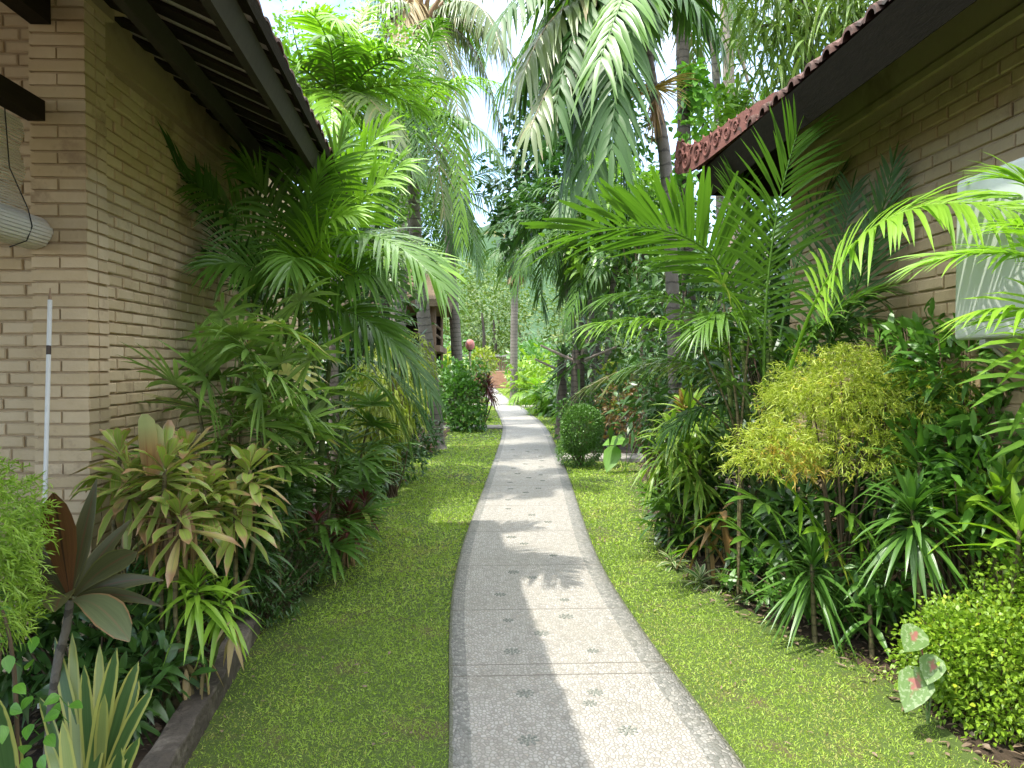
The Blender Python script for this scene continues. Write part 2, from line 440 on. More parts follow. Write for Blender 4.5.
# ------------------------------------------------------------------ palm fronds
def frond_geo(mb, p0, p1, p2, n, LL, LW, rng, seg=4, droop=.25, vee=.35, roll=0.0, a0=75, a1=28, r0=.012, start=.12, plum=0.0, prof='leaflet', rach_mi=0, stub=None, jit=.06, fade=.45, face=None):
    """one feather leaf: arching rachis p0-p1-p2 with n leaflets on each side"""
    p0, p1, p2 = (np.asarray(p, float) for p in (p0, p1, p2))
    pts = bez(p0, p1, p2, 14)
    tube(mb, pts, np.linspace(r0, r0 * .22, 14), 5, rach_mi, .55, cap=False)
    t = np.linspace(start, .985, n) + rng.uniform(-.3, .3, n) / n * .6
    t = np.clip(t, start, .99)
    t3 = t[:, None]
    pos = (1 - t3) ** 2 * p0 + 2 * t3 * (1 - t3) * p1 + t3 * t3 * p2
    T = nrm(2 * (1 - t3) * (p1 - p0) + 2 * t3 * (p2 - p1))
    side0 = np.cross(T, A(0, 0, 1))
    weak = np.linalg.norm(side0, axis=1) < .12
    if weak.any():
        fb = np.cross(nrm(p2 - p0), A(0, 0, 1))
        if np.linalg.norm(fb) < .05: fb = A(1, 0, 0)
        side0[weak] = nrm(fb)
    if face is not None:
        side0 = np.cross(T, np.asarray(face, float))
    S0 = nrm(side0); N0 = np.cross(S0, T)
    cr, sr = math.cos(roll), math.sin(roll)
    S = S0 * cr + N0 * sr; Nn = np.cross(S, T)
    s_t = (t - start) / (1 - start)
    env = np.interp(s_t, [0, .12, .4, .75, 1], [.55, .82, 1, .8, fade])
    for s in (-1, 1):
        al = np.radians(np.interp(s_t, [0, 1], [a0, a1]) + rng.normal(0, 4, n))
        be = vee + rng.normal(0, .06, n) + plum * rng.uniform(-1, 1, n)
        lat = s * S * np.cos(be)[:, None] + Nn * np.sin(be)[:, None]
        d = T * np.cos(al)[:, None] + lat * np.sin(al)[:, None]
        d = d + rng.normal(0, jit, d.shape)
        upv = np.cross(lat, T) * s
        upv = Nn * np.cos(be)[:, None] - s * S * np.sin(be)[:, None]
        dr = droop * rng.uniform(.6, 1.4, n)
        leaves(mb, pos, d, upv, LL * env * rng.uniform(.9, 1.08, n), LW * (.6 + .4 * env), seg, dr, .22, prof, np.clip(rng.normal(.45, .22, n), 0, 1), rng=rng)
    # end leaflet
    leaves(mb, p2, nrm(p2 - p1), A(0, 0, 1) + .01, LL * fade, LW * .8, seg, droop, .2, prof, .5)

def frond(root, p0, p1, p2, n, LL, LW, mat, rng, name='frond', **kw):
    mb = MB()
    frond_geo(mb, p0, p1, p2, n, LL, LW, rng, **kw)
    return mb.build(name, mat, root)

def crown(root, c, n, L, mats, LL, LW, rng, pairs=26, e_hi=78, e_lo=-35, az0=0.0, arch=.5, drop=.55, seg=3, droop=.4, vee=.3, plum=.1, r0=.02, only=None, name='frond', mat_w=None, prof='leaflet', skip=None):
    """feather-palm crown: fronds spiral from upright young to hanging old"""
    for k in range(n):
        q = (k + .5) / n
        az = az0 + k * 2.39996 + rng.normal(0, .12)
        if skip and skip(az % (2 * np.pi), q): continue
        el = math.radians(e_hi + (e_lo - e_hi) * q ** .85 + rng.normal(0, 5))
        l = L * rng.uniform(.86, 1.08) * (.72 + .28 * min(1, q * 2.5))
        h = A(math.cos(az), math.sin(az), 0)
        d0 = h * math.cos(el) + A(0, 0, math.sin(el))
        e2 = el - drop * (1.0 + .5 * q) * rng.uniform(.85, 1.2)
        d1 = h * math.cos(e2) + A(0, 0, math.sin(e2))
        p0 = c + d0 * .08
        p1 = p0 + d0 * l * arch
        p2 = p1 + d1 * l * (1 - arch) + A(0, 0, -.10 * l * q)
        m = mats[0] if len(mats) == 1 else mats[rng.choice(len(mats), p=mat_w) if q < .8 else len(mats) - 1]
        frond(root, p0, p1, p2, pairs, LL, LW, m, rng, name=name, droop=droop * (.6 + .8 * q), vee=vee, plum=plum, seg=seg, r0=r0, roll=rng.normal(0, .25), prof=prof)

def trunk(root, pts, r0, r1, mat, sides=10, name='trunk', ring=.05, flare=1.5, n=None):
    pts = np.asarray(pts, float)
    L = np.linalg.norm(pts[-1] - pts[0])
    n = n or int(max(12, min(90, L * 14)))
    c = spline(pts, n)
    t = np.linspace(0, 1, n)
    r = r0 + (r1 - r0) * t + r0 * (flare - 1) * np.exp(-t * L / .22)
    mb = MB(); tube(mb, c, r, sides, 0, .5, ring=ring)
    return mb.build(name, mat, root)

# ------------------------------------------------------------------ fan palms (lady palm)
def fan_geo(mb, base, hub, up, n, L, W, rng, spread=150, droop=.3, prof='strap', r=.004, seg=4, fold=.3):
    d = nrm(hub - base)
    tube(mb, bez(base, (base + hub) / 2 + A(0, 0, .04), hub, 6), np.linspace(r * 1.3, r, 6), 4, 0, .5, cap=False)
    side = np.cross(d, up); side = nrm(side) if np.linalg.norm(side) > .05 else A(1, 0, 0)
    n3 = np.cross(side, d)
    a = np.radians(np.linspace(-spread / 2, spread / 2, n) + rng.normal(0, 4, n))
    dd = d * np.cos(a)[:, None] + side * np.sin(a)[:, None] + n3 * rng.uniform(0, .18, n)[:, None]
    env = .78 + .22 * np.cos(a)
    leaves(mb, np.repeat(hub[None], n, 0), dd, n3, L * env * rng.uniform(.88, 1.08, n), W * rng.uniform(.8, 1.15, n), seg, droop * rng.uniform(.5, 1.6, n), fold, prof, np.clip(rng.normal(.45, .25) + rng.normal(0, .12, n), 0, 1))

def lady_palm(root, bases, rng, mat, canes=(1., 1.6), fans=6, L=.36, W=.045, nleaf=8, pet=.28, lean=.25, zlow=.35, cane_mat=None, face=None):
    for b in bases:
        b = np.asarray(b, float)
        h = rng.uniform(*canes)
        ln = rng.normal(0, lean, 2)
        top = b + A(ln[0] * h, ln[1] * h, h)
        c = bez(b, b + A(ln[0] * h * .2, ln[1] * h * .2, h * .6), top, 10)
        mb = MB(); tube(mb, c, np.linspace(.013, .009, 10), 6, ring=.1)
        mb.build('cane', cane_mat or M['cane'], root)
        az = rng.uniform(0, 6.28)
        for k in range(fans):
            t = zlow + (1 - zlow) * (k + .5) / fans
            p = c[min(9, int(t * 9))]
            az += 2.4 + rng.normal(0, .3)
            if face is not None and rng.random() < .6:
                az = face + rng.normal(0, .8)
            el = math.radians(rng.uniform(8, 40) + 45 * (t > .9))
            d = A(math.cos(az) * math.cos(el), math.sin(az) * math.cos(el), math.sin(el))
            hub = p + d * pet * rng.uniform(.7, 1.25)
            mb = MB()
            fan_geo(mb, p, hub, A(0, 0, 1) + .5 * rng.normal(0, .4, 3), nleaf + rng.integers(-1, 3), L * rng.uniform(.8, 1.15), W, rng, spread=rng.uniform(120, 210), droop=rng.uniform(.15, .5))
            mb.build('fan_leaf', mat, root)

# ------------------------------------------------------------------ rosettes (dracaena, ti, croton)
def rosette_geo(mb, c, n, L, W, rng, e_lo=-40, e_hi=80, droop=.35, prof='lance', fold=.25, seg=5, zspan=.1, axis=None, wave=0., rnd_lo=0., rnd_hi=1., lj=.15, inner=.6):
    q = (np.arange(n) + .5) / n                    # 0 = lowest, 1 = youngest
    az = np.arange(n) * 2.39996 + rng.normal(0, .2, n)
    el = np.radians(e_lo + (e_hi - e_lo) * q ** 1.1 + rng.normal(0, 7, n))
    d = np.stack([np.cos(az) * np.cos(el), np.sin(az) * np.cos(el), np.sin(el)], 1)
    axis = nrm(A(0, 0, 1) if axis is None else axis)
    base = c + axis * ((q - .8) * zspan)[:, None] + d * .012
    if axis[2] < .999:                             # lean the whole head
        v = np.cross(A(0, 0, 1), axis); s = np.linalg.norm(v); cth = axis[2]; k = v / s
        K = np.array([[0, -k[2], k[1]], [k[2], 0, -k[0]], [-k[1], k[0], 0]])
        R = np.eye(3) + s * K + (1 - cth) * K @ K
        d = d @ R.T
    ll = L * np.interp(q, [0, .3, .75, 1], [.9, 1, .9, inner]) * rng.uniform(1 - lj, 1 + lj, n)
    leaves(mb, base, d, A(0, 0, 1) + rng.normal(0, .2, (n, 3)), ll, W * rng.uniform(.8, 1.15, n), seg, droop * rng.uniform(.5, 1.5, n) * (1.15 - .6 * q), fold, prof, np.clip(rng.uniform(rnd_lo, rnd_hi, n), 0, 1), wave=wave, rng=rng)

def rosette(root, c, n, L, W, mat, rng, name='leaf_rosette', **kw):
    mb = MB(); rosette_geo(mb, np.asarray(c, float), n, L, W, rng, **kw)
    return mb.build(name, mat, root)

def stem(root, pts, r0, r1, mat, name='stem', n=10, sides=6, ring=.06):
    mb = MB(); tube(mb, spline(np.asarray(pts, float), n), np.linspace(r0, r1, n), sides, ring=ring)
    return mb.build(name, mat, root)

def one_leaf(root, base, tipdir, up, L, W, mat, droop=.3, fold=.2, prof='lance', rnd=.5, seg=9, pet=None, name='leaf'):
    mb = MB()
    if pet is not None:
        tube(mb, bez(pet, (pet + base) / 2 + A(0, 0, .02), base, 6), np.linspace(.006, .004, 6), 5, 0, rnd, cap=False)
    leaves(mb, base, tipdir, up, L, W, seg, droop, fold, prof, rnd)
    return mb.build(name, mat, root)

# ------------------------------------------------------------------ leafy masses
def blob_points(rng, n, c, rad, shell=.55, zmin=-1.0):
    d = rand_dirs(rng, n, zmin, 1)
    r = shell + (1 - shell) * rng.random(n) ** .7
    # uneven outline
    k = nrm(rng.normal(0, 1, (7, 3))); amp = rng.uniform(-.22, .22, 7)
    bump = 1 + (amp[None] * np.maximum(0, d @ k.T) ** 2).sum(1)
    return np.asarray(c) + d * np.asarray(rad) * (r * bump)[:, None], d

def foliage_geo(mb, rng, n, c, rad, L, W, shell=.5, up=.35, droop=.25, prof='ovate', seg=3, zmin=-.9, jit=.7, fold=.2, clump=0, flat=False):
    if clump:
        k = max(4, n // clump)
        cp, cd = blob_points(rng, k, c, rad, shell, zmin)
        idx = rng.integers(0, k, n)
        sp = np.mean(rad) * .16
        pos = cp[idx] + rng.normal(0, sp, (n, 3)); d = cd[idx]
        base_r = np.clip(rng.normal(.45, .25, k), 0, 1)[idx] + rng.normal(0, .12, n)
    else:
        pos, d = blob_points(rng, n, c, rad, shell, zmin)
        base_r = rng.random(n)
    d = nrm(d + rng.normal(0, jit, d.shape) + A(0, 0, up))
    leaves(mb, pos, d, A(0, 0, 1) + rng.normal(0, .5, (n, 3)), L * rng.uniform(.7, 1.2, n), W * rng.uniform(.8, 1.2, n), seg, droop * rng.uniform(.4, 1.6, n), fold, prof, np.clip(base_r, 0, 1), flat=flat)

def twigs_geo(mb, rng, base, c, rad, n=9, r=.01):
    for k in range(n):
        d = rand_dirs(rng, 1, .0, 1)[0]
        e = np.asarray(c) + d * np.asarray(rad) * .8
        m = (np.asarray(base) + e) / 2 + rng.normal(0, .06, 3) * np.mean(rad) * 2
        b = np.asarray(base) + A(rng.normal(0, .03), rng.normal(0, .03), 0)
        tube(mb, bez(b, m, e, 7), np.linspace(r, r * .35, 7), 5, 0, .5, cap=False)

def shrub(name, label, cat, base, lobes, mat, rng, group=None, L=.08, W=.035, n=900, prof='ovate', tw=8, twr=.01, **kw):
    """lobes: list of (centre, radii) in world space"""
    root = thing(name, label, cat, base, group)
    mb = MB()
    tot = sum(np.prod(r) ** (2 / 3) for _, r in lobes)
    for c, r in lobes:
        foliage_geo(mb, rng, int(n * np.prod(r) ** (2 / 3) / tot), c, r, L, W, prof=prof, **kw)
    mb.build('foliage', mat, root)
    mb = MB()
    for c, r in lobes:
        twigs_geo(mb, rng, base, c, r, tw, twr)
    mb.build('stem', M['twig'], root)
    return root

def feather_geo(mb, rng, n, c, rad, L=.05, W=.006, per=9, shell=.55, zmin=-.6, ms=.1):
    """finely cut leaves: many short sprays of thin leaflets"""
    pos, d = blob_points(rng, n, c, rad, shell, zmin)
    d = nrm(d + rng.normal(0, .45, d.shape) + A(0, 0, .15))
    kk = n * per
    b = np.repeat(pos, per, 0); dd = np.repeat(d, per, 0)
    s = np.tile(np.linspace(0, 1, per), n)
    b = b + dd * (s * ms)[:, None] + A(0, 0, -1) * (s ** 2 * ms * .35)[:, None]
    ld = nrm(dd * .8 + rng.normal(0, .75, (kk, 3)))
    r = np.repeat(np.clip(rng.normal(.45, .22, n), 0, 1), per) + rng.normal(0, .08, kk)
    leaves(mb, b, ld, rng.normal(0, 1, (kk, 3)), L * rng.uniform(.6, 1.2, kk), W, 2, .3, .1, 'lance', np.clip(r, 0, 1), flat=True)

def leafy_tree(name, label, base, top_pts, r0, lobes, mat, rng, group=None, L=.16, W=.07, n=3000, bark=None, cat='tree', clump=14, droop=.4, prof='ovate', shell=.45, limbs=True, r1=None, **kw):
    root = thing(name, label, cat, base, group)
    trunk(root, top_pts, r0, r1 or r0 * .55, bark or M['bark_dk'], 9, ring=.02)
    mb = MB(); tot = sum(np.prod(r) ** (2 / 3) for _, r in lobes)
    for c, r in lobes:
        foliage_geo(mb, rng, int(n * np.prod(r) ** (2 / 3) / tot), c, r, L, W, prof=prof, clump=clump, droop=droop, shell=shell, **kw)
    mb.build('crown', mat, root)
    if limbs:
        mb = MB(); p = np.asarray(top_pts[-1], float); q = np.asarray(top_pts[-2], float)
        for c, r in lobes:
            s = q + (p - q) * rng.uniform(.3, 1)
            m = (s + c) / 2 + A(0, 0, .1) + rng.normal(0, .1, 3)
            tube(mb, bez(s, m, np.asarray(c), 9), np.linspace(r0 * .45, r0 * .12, 9), 6)
            for k in range(4):
                e = c + rand_dirs(rng, 1)[0] * np.asarray(r) * .75
                tube(mb, bez(np.asarray(c), (c + e) / 2 + rng.normal(0, .05, 3), e, 6), np.linspace(r0 * .14, r0 * .05, 6), 5)
        mb.build('limb', bark or M['bark_dk'], root)
    return root
RNG = np.random.default_rng(11)

# ------------------------------------------------------------------ sky and sun
SUN_EL, SUN_AZ = 66.0, A(-.95, -.30)          # sun stands to the left, slightly behind the camera
def make_world():
    w = bpy.data.worlds.new('World'); scene.world = w; w.use_nodes = True
    nt = w.node_tree
    for n in list(nt.nodes): nt.nodes.remove(n)
    out = nt.nodes.new('ShaderNodeOutputWorld'); bg = nt.nodes.new('ShaderNodeBackground')
    sky = nt.nodes.new('ShaderNodeTexSky'); sky.sky_type = 'NISHITA'; sky.sun_disc = False
    sky.sun_elevation = math.radians(SUN_EL)
    sky.sun_rotation = math.atan2(SUN_AZ[0], SUN_AZ[1])
    sky.air_density = 1.0; sky.dust_density = 0.4; sky.ozone_density = 1.2
    tc = nt.nodes.new('ShaderNodeTexCoord')
    mp = nt.nodes.new('ShaderNodeMapping'); mp.inputs['Scale'].default_value = (1, 1, 1.7)
    mp.inputs['Location'].default_value = (.4, .2, .1)
    lk(nt, tc.outputs['Generated'], mp.inputs[0])
    no = N(nt, 'ShaderNodeTexNoise', Scale=2.6, Detail=7.0, Roughness=.58); lk(nt, mp.outputs[0], no.inputs['Vector'])
    f = N(nt, 'ShaderNodeMapRange'); lk(nt, no.outputs[0], f.inputs[0])
    f.inputs[1].default_value = .34; f.inputs[2].default_value = .64
    sz = N(nt, 'ShaderNodeSeparateXYZ'); lk(nt, tc.outputs['Generated'], sz.inputs[0])
    up = N(nt, 'ShaderNodeMapRange'); lk(nt, sz.outputs[2], up.inputs[0])   # cloud is heaviest overhead, thin towards the hills
    up.inputs[1].default_value = .36; up.inputs[2].default_value = .62; up.inputs[3].default_value = .10; up.inputs[4].default_value = 1.0
    cf = math_n(nt, 'MULTIPLY', f.outputs[0], up.outputs[0])
    sc = mixc(nt, 1.0, sky.outputs[0], (1, 1, 1), 'MULTIPLY')
    mx = nt.nodes.new('ShaderNodeMix'); mx.data_type = 'RGBA'
    lk(nt, cf, mx.inputs['Factor']); lk(nt, sc, mx.inputs[6]); mx.inputs[7].default_value = (14.5, 14.5, 14.2, 1)
    lk(nt, mx.outputs[2], bg.inputs['Color'])
    bg.inputs['Strength'].default_value = .15
    lk(nt, bg.outputs[0], out.inputs['Surface'])
make_world()
sl = bpy.data.lights.new('sun', 'SUN'); sl.energy = 2.15; sl.angle = math.radians(.8); sl.color = (1, .955, .87)
so = bpy.data.objects.new('sun', sl); COL.objects.link(so)
hz = nrm(SUN_AZ) * math.cos(math.radians(SUN_EL))
sun_dir = Vector((hz[0], hz[1], math.sin(math.radians(SUN_EL)))) if len(hz) == 2 else None
so.rotation_euler = sun_dir.to_track_quat('Z', 'Y').to_euler()
so.location = (-8, -3, 12)
vs = scene.view_settings
scene.display_settings.display_device = 'sRGB'
vs.view_transform = 'Standard'; vs.look = 'None'; vs.gamma = 1.0; vs.use_curve_mapping = False
vs.exposure = 1.72
scene.cycles.max_bounces = 7; scene.cycles.diffuse_bounces = 4; scene.cycles.glossy_bounces = 2
scene.cycles.transmission_bounces = 4; scene.cycles.transparent_max_bounces = 4
scene.cycles.caustics_reflective = False; scene.cycles.caustics_refractive = False
scene.cycles.sample_clamp_indirect = 6

# ------------------------------------------------------------------ ground, lawn, path
M['soil'] = plain_mat('garden_soil', (.035, .024, .015), (.09, .062, .038), rough=.95, scale=5, detail=8, bump=.8, bdist=.03, coord='Object')
M['lawn'] = plain_mat('lawn_floor', (.05, .085, .016), (.10, .13, .03), rough=.95, scale=7, detail=8, bump=.6, bdist=.02, dirt=(.10, .072, .04), dirt_at=.6)

def ground():
    mb = MB()
    g = np.concatenate([np.linspace(-900, -12, 8), np.arange(-10, 10.1, .5), np.linspace(12, 900, 8)])
    h = np.concatenate([np.linspace(-60, -4, 5), np.arange(-3, 20, .5), np.linspace(21, 70, 20), np.linspace(90, 1500, 10)])
    X, Y = np.meshgrid(g, h)
    Z = np.zeros_like(X)
    V = np.stack([X, Y, Z], -1).reshape(-1, 3)
    nx = len(g); i = (np.arange(len(h) - 1)[:, None] * nx + np.arange(nx - 1)[None]).reshape(-1)
    mb.add(V, np.stack([i, i + 1, i + nx + 1, i + nx], 1), V[:, :2])
    tag(mb.build('ground', M['soil'], origin=A(0, 0, 0)), kind='structure')
ground()

PY = A(-3, 2, 2.945, 3.82, 4.74, 5.8, 7.0, 8.84, 11.4, 14.1, 17, 20.4, 27.8, 36, 54)
PL = A(-.10, -.11, -.12, -.16, -.20, -.19, -.13, .0, .17, .34, .52, .62, .56, .32, .07)
PR = A(1.05, 1.05, 1.043, .985, .955, .945, 1.02, 1.15, 1.33, 1.47, 1.64, 1.74, 1.63, 1.35, 1.05)
def smooth_interp(y, xs, ys):
    d = np.linspace(-.9, .9, 9) * np.clip(np.asarray(y) / 6, .5, 2)[..., None]
    return np.interp(np.asarray(y)[..., None] + d, xs, ys).mean(-1)
def path_l(y): return smooth_interp(y, PY, PL)
def path_r(y): return smooth_interp(y, PY, PR)

def path_mat():
    m, nt, out = new_mat('pebble_mosaic')
    uv = N(nt, 'ShaderNodeUVMap', uv_map='UVMap')
    sx = N(nt, 'ShaderNodeSeparateXYZ'); lk(nt, uv.outputs[0], sx.inputs[0])
    u, v = sx.outputs[0], sx.outputs[1]
    at = N(nt, 'ShaderNodeAttribute', attribute_name='across')
    vo = N(nt, 'ShaderNodeTexVoronoi', Scale=54.0); vo.voronoi_dimensions = '2D'; vo.feature = 'DISTANCE_TO_EDGE'
    vc = N(nt, 'ShaderNodeTexVoronoi', Scale=54.0); vc.voronoi_dimensions = '2D'
    wob = N(nt, 'ShaderNodeTexNoise', Scale=6.0, Detail=2.0); lk(nt, uv.outputs[0], wob.inputs['Vector'])
    ad = N(nt, 'ShaderNodeVectorMath', operation='MULTIPLY_ADD'); lk(nt, wob.outputs['Color'], ad.inputs[0])
    ad.inputs[1].default_value = (.03, .03, 0); lk(nt, uv.outputs[0], ad.inputs[2])
    st = N(nt, 'ShaderNodeVectorMath', operation='MULTIPLY'); lk(nt, ad.outputs[0], st.inputs[0]); st.inputs[1].default_value = (1.0, .82, 1)
    lk(nt, st.outputs[0], vo.inputs['Vector']); lk(nt, st.outputs[0], vc.inputs['Vector'])
    gap = N(nt, 'ShaderNodeMapRange'); lk(nt, vo.outputs['Distance'], gap.inputs[0])
    gap.inputs[1].default_value = .03; gap.inputs[2].default_value = .22
    sc = N(nt, 'ShaderNodeSeparateXYZ'); lk(nt, vc.outputs['Color'], sc.inputs[0])
    peb = ramp(nt, sc.outputs[0], [(0, (.27, .25, .215)), (.35, (.37, .35, .31)), (.75, (.45, .43, .39)), (1, (.36, .325, .27))])
    peb_b = ramp(nt, sc.outputs[0], [(0, (.13, .135, .115)), (.45, (.23, .228, .205)), (.8, (.31, .30, .27)), (1, (.36, .34, .30))])
    # border strips of darker pebbles
    wn = N(nt, 'ShaderNodeTexNoise', Scale=9.0, Detail=3.0); lk(nt, uv.outputs[0], wn.inputs['Vector'])
    a2 = math_n(nt, 'ADD', at.outputs['Fac'], math_n(nt, 'MULTIPLY', math_n(nt, 'SUBTRACT', wn.outputs[0], .5), .025))
    bl = math_n(nt, 'LESS_THAN', a2, .078); br = math_n(nt, 'GREATER_THAN', a2, .885)
    bord = math_n(nt, 'MAXIMUM', bl, br)
    col = mixc(nt, bord, peb, peb_b)
    mort = mixc(nt, bord, (.22, .205, .175), (.18, .172, .15))
    col = mixc(nt, math_n(nt, 'ADD', math_n(nt, 'MULTIPLY', gap.outputs[0], .85), .12), mort, col)
    # slab joints across the path
    js = N(nt, 'ShaderNodeAttribute', attribute_name='joint')
    jn = math_n(nt, 'ADD', js.outputs['Fac'], math_n(nt, 'MULTIPLY', math_n(nt, 'SUBTRACT', wn.outputs[0], .5), .006))
    jd = math_n(nt, 'LESS_THAN', jn, .0065)
    col = mixc(nt, math_n(nt, 'MULTIPLY', jd, .8), col, (.13, .115, .09))
    # weathering
    big = N(nt, 'ShaderNodeTexNoise', Scale=1.3, Detail=7.0, Roughness=.68); lk(nt, uv.outputs[0], big.inputs['Vector'])
    mr = N(nt, 'ShaderNodeMapRange'); lk(nt, big.outputs[0], mr.inputs[0]); mr.inputs[1].default_value = .48; mr.inputs[2].default_value = .78
    col = mixc(nt, math_n(nt, 'MULTIPLY', mr.outputs[0], .55), col, (.24, .22, .17))
    # moss creeping along both rims
    rim = math_n(nt, 'MAXIMUM', math_n(nt, 'SUBTRACT', .012, a2), math_n(nt, 'SUBTRACT', a2, .988))
    col = mixc(nt, math_n(nt, 'MULTIPLY', math_n(nt, 'GREATER_THAN', rim, 0.0), .6), col, (.12, .13, .06))
    bs = N(nt, 'ShaderNodeBsdfPrincipled'); bs.inputs['Roughness'].default_value = .62; bs.inputs['Specular IOR Level'].default_value = .35
    lk(nt, col, bs.inputs['Base Color'])
    h = math_n(nt, 'SUBTRACT', gap.outputs[0], math_n(nt, 'MULTIPLY', jd, 1.2))
    bp = N(nt, 'ShaderNodeBump', Strength=.55, Distance=.006); lk(nt, h, bp.inputs['Height'])
    lk(nt, bp.outputs[0], bs.inputs['Normal'])
    lk(nt, bs.outputs[0], out.inputs['Surface'])
    return m
M['path'] = path_mat()
M['pebble_dk'] = plain_mat('dark_pebble', (.16, .175, .14), (.27, .275, .24), rough=.6, scale=30, bump=0)
M['concrete'] = plain_mat('worn_concrete', (.28, .26, .22), (.38, .355, .31), rough=.9, scale=6, bump=.3, dirt=(.2, .18, .13))

JOINTS = [3.72, 3.86, 4.74, 5.8, 7.0, 8.3, 9.7, 11.1, 12.5, 14.3, 16, 18, 20, 22.5, 25, 28, 31, 35, 40, 46]
PATH_Z = .028
def path():
    ys = np.unique(np.round(np.concatenate([np.arange(-3, 12, .1), np.arange(12, 54.01, .4)] + [A(q - .02, q, q + .02) for q in JOINTS]), 3))
    us = np.concatenate([[0, .0], np.linspace(.0, 1, 13), [1, 1]])
    xl, xr = path_l(ys), path_r(ys)
    V, UVs, AC, JN = [], [], [], []
    for j, y in enumerate(ys):
        for k, u in enumerate(us):
            x = xl[j] + (xr[j] - xl[j]) * u
            z = PATH_Z
            if k == 0: z = -.06; x -= .004
            if k == len(us) - 1: z = -.06; x += .004
            if k == 1: z = PATH_Z - .008; x -= .003
            if k == len(us) - 2: z = PATH_Z - .008; x += .003
            V.append((x, y, z)); UVs.append((x, y + .06 * (u - .5)))
            AC.append(u); JN.append(min(abs(y - q) for q in JOINTS))
    mb = MB(); nx = len(us)
    i = (np.arange(len(ys) - 1)[:, None] * nx + np.arange(nx - 1)[None]).reshape(-1)
    mb.add(V, np.stack([i, i + 1, i + nx + 1, i + nx], 1), UVs)
    ob = mb.build('path', M['path'], origin=A(0, 0, 0))
    tag(ob, kind='structure')
    for nm, val in (('across', AC), ('joint', JN)):
        a = ob.data.attributes.new(nm, 'FLOAT', 'POINT'); a.data.foreach_set('value', np.array(val, np.float32))
    # flower rosettes of dark pebbles set into the mosaic
    fm = MB(); rg = np.random.default_rng(3)
    def peb(x, y, a, l, w, h=.003):
        t = np.linspace(0, 2 * np.pi, 9)[:-1]
        rr = 1 + rg.normal(0, .08, 8)
        o = np.stack([np.cos(t) * l * rr, np.sin(t) * w * rr, np.zeros(8)], 1)
        o2 = o * .72; o2[:, 2] = h; o[:, 2] = -.004
        R = np.array([[math.cos(a), -math.sin(a), 0], [math.sin(a), math.cos(a), 0], [0, 0, 1]])
        vv = np.vstack([o, o2, [[0, 0, h * 1.15]]]) @ R.T + A(x, y, 0)
        q = np.arange(8); q2 = (q + 1) % 8
        fm.add(vv, np.stack([q, q2, q2 + 8, q + 8], 1), None, rg.random())
        fm.add(vv, np.stack([q + 8, q2 + 8, np.full(8, 16)], 1), None, .5)
    for k in range(8):
        a = k * math.pi / 4 + .2
        for r, l, w in ((.024, .010, .0075), (.043, .011, .0105)):
            peb(r * math.cos(a + .1), r * math.sin(a + .1), a + rg.normal(0, .2), l * rg.uniform(.85, 1.1), w * rg.uniform(.85, 1.1))
    peb(0, 0, 0, .012, .012)
    first = None
    spots = []
    for y0, y1 in zip([2.0, 2.9] + JOINTS[1:9], [2.9] + JOINTS[:1] + JOINTS[2:10]):
        Lg = y1 - y0
        spots += [(u_ + rg.normal(0, .03), y_ + rg.normal(0, .06)) for u_, y_ in ((.30, y0 + Lg * .2), (.68, y0 + Lg * .22), (.30, y0 + Lg * .8), (.66, y0 + Lg * .78), (.50, y0 + Lg * .52)) if rg.random() < .85]
    for u, y in spots:
        if first is None:
            first = fm.build('pebble_flower', M['pebble_dk'], ob); o = first
        else:
            o = first.copy(); COL.objects.link(o); o.parent = ob
        o.location = (float(path_l(A(y))[0] * (1 - u) + path_r(A(y))[0] * u + rg.normal(0, .015)), y + rg.normal(0, .03), PATH_Z + .001)
        o.rotation_euler = (0, 0, rg.uniform(0, 1)); s = rg.uniform(.62, .95); o.scale = (s, s, 1)
    # concrete slabs leading off to the doors of the bungalows
    for (x0, x1, y0, y1, z) in ((-3.0, float(path_l(A(19.0))[0]) - .01, 18.6, 19.5, .05), (-3.2, float(path_l(A(30.))[0]) - .01, 29.4, 30.6, .04),
                                (float(path_r(A(12.6))[0]) + .01, 3.4, 12.2, 12.95, .06), (float(path_r(A(28.5))[0]) + .01, 5.0, 28.0, 29.0, .07)):
        mb = MB(); box(mb, (x0, y0, -.05), (x1, y1, z))
        tag(mb.build('side_path', M['concrete'], None, False, origin=A((x0 + x1) / 2, y0, 0)), kind='structure')
path()

# lawn outlines read off the photograph (ground points)
LEFT_IN = [(-1.03, -3), (-1.045, 1.6), (-1.175, 3.0), (-1.30, 4.3), (-1.25, 5.0), (-1.18, 6.2), (-1.22, 7.6), (-1.42, 9.2), (-1.45, 10.6), (-1.2, 12.4), (-1.02, 14.0), (-.75, 15.2), (-.75, 17.5), (-.72, 18.6), (-.9, 20), (-.9, 24), (-.55, 29), (-1, 34), (-1.2, 52)]
RIGHT_IN = [(2.05, -3), (2.03, 2.9), (2.08, 3.6), (1.88, 4.3), (1.7, 4.85), (1.64, 5.8), (1.70, 7.2), (2.02, 9.2), (2.35, 10.6), (2.6, 12.0), (1.9, 12.6), (1.75, 16), (1.95, 19), (2.2, 24), (2.2, 29), (2.3, 40), (2.3, 52)]
def lawn_edges(side, ys):
    if side < 0:
        q = np.array(LEFT_IN); return np.interp(ys, q[:, 1], q[:, 0]), path_l(ys) - .004
    q = np.array(RIGHT_IN); return path_r(ys) + .004, np.interp(ys, q[:, 1], q[:, 0])

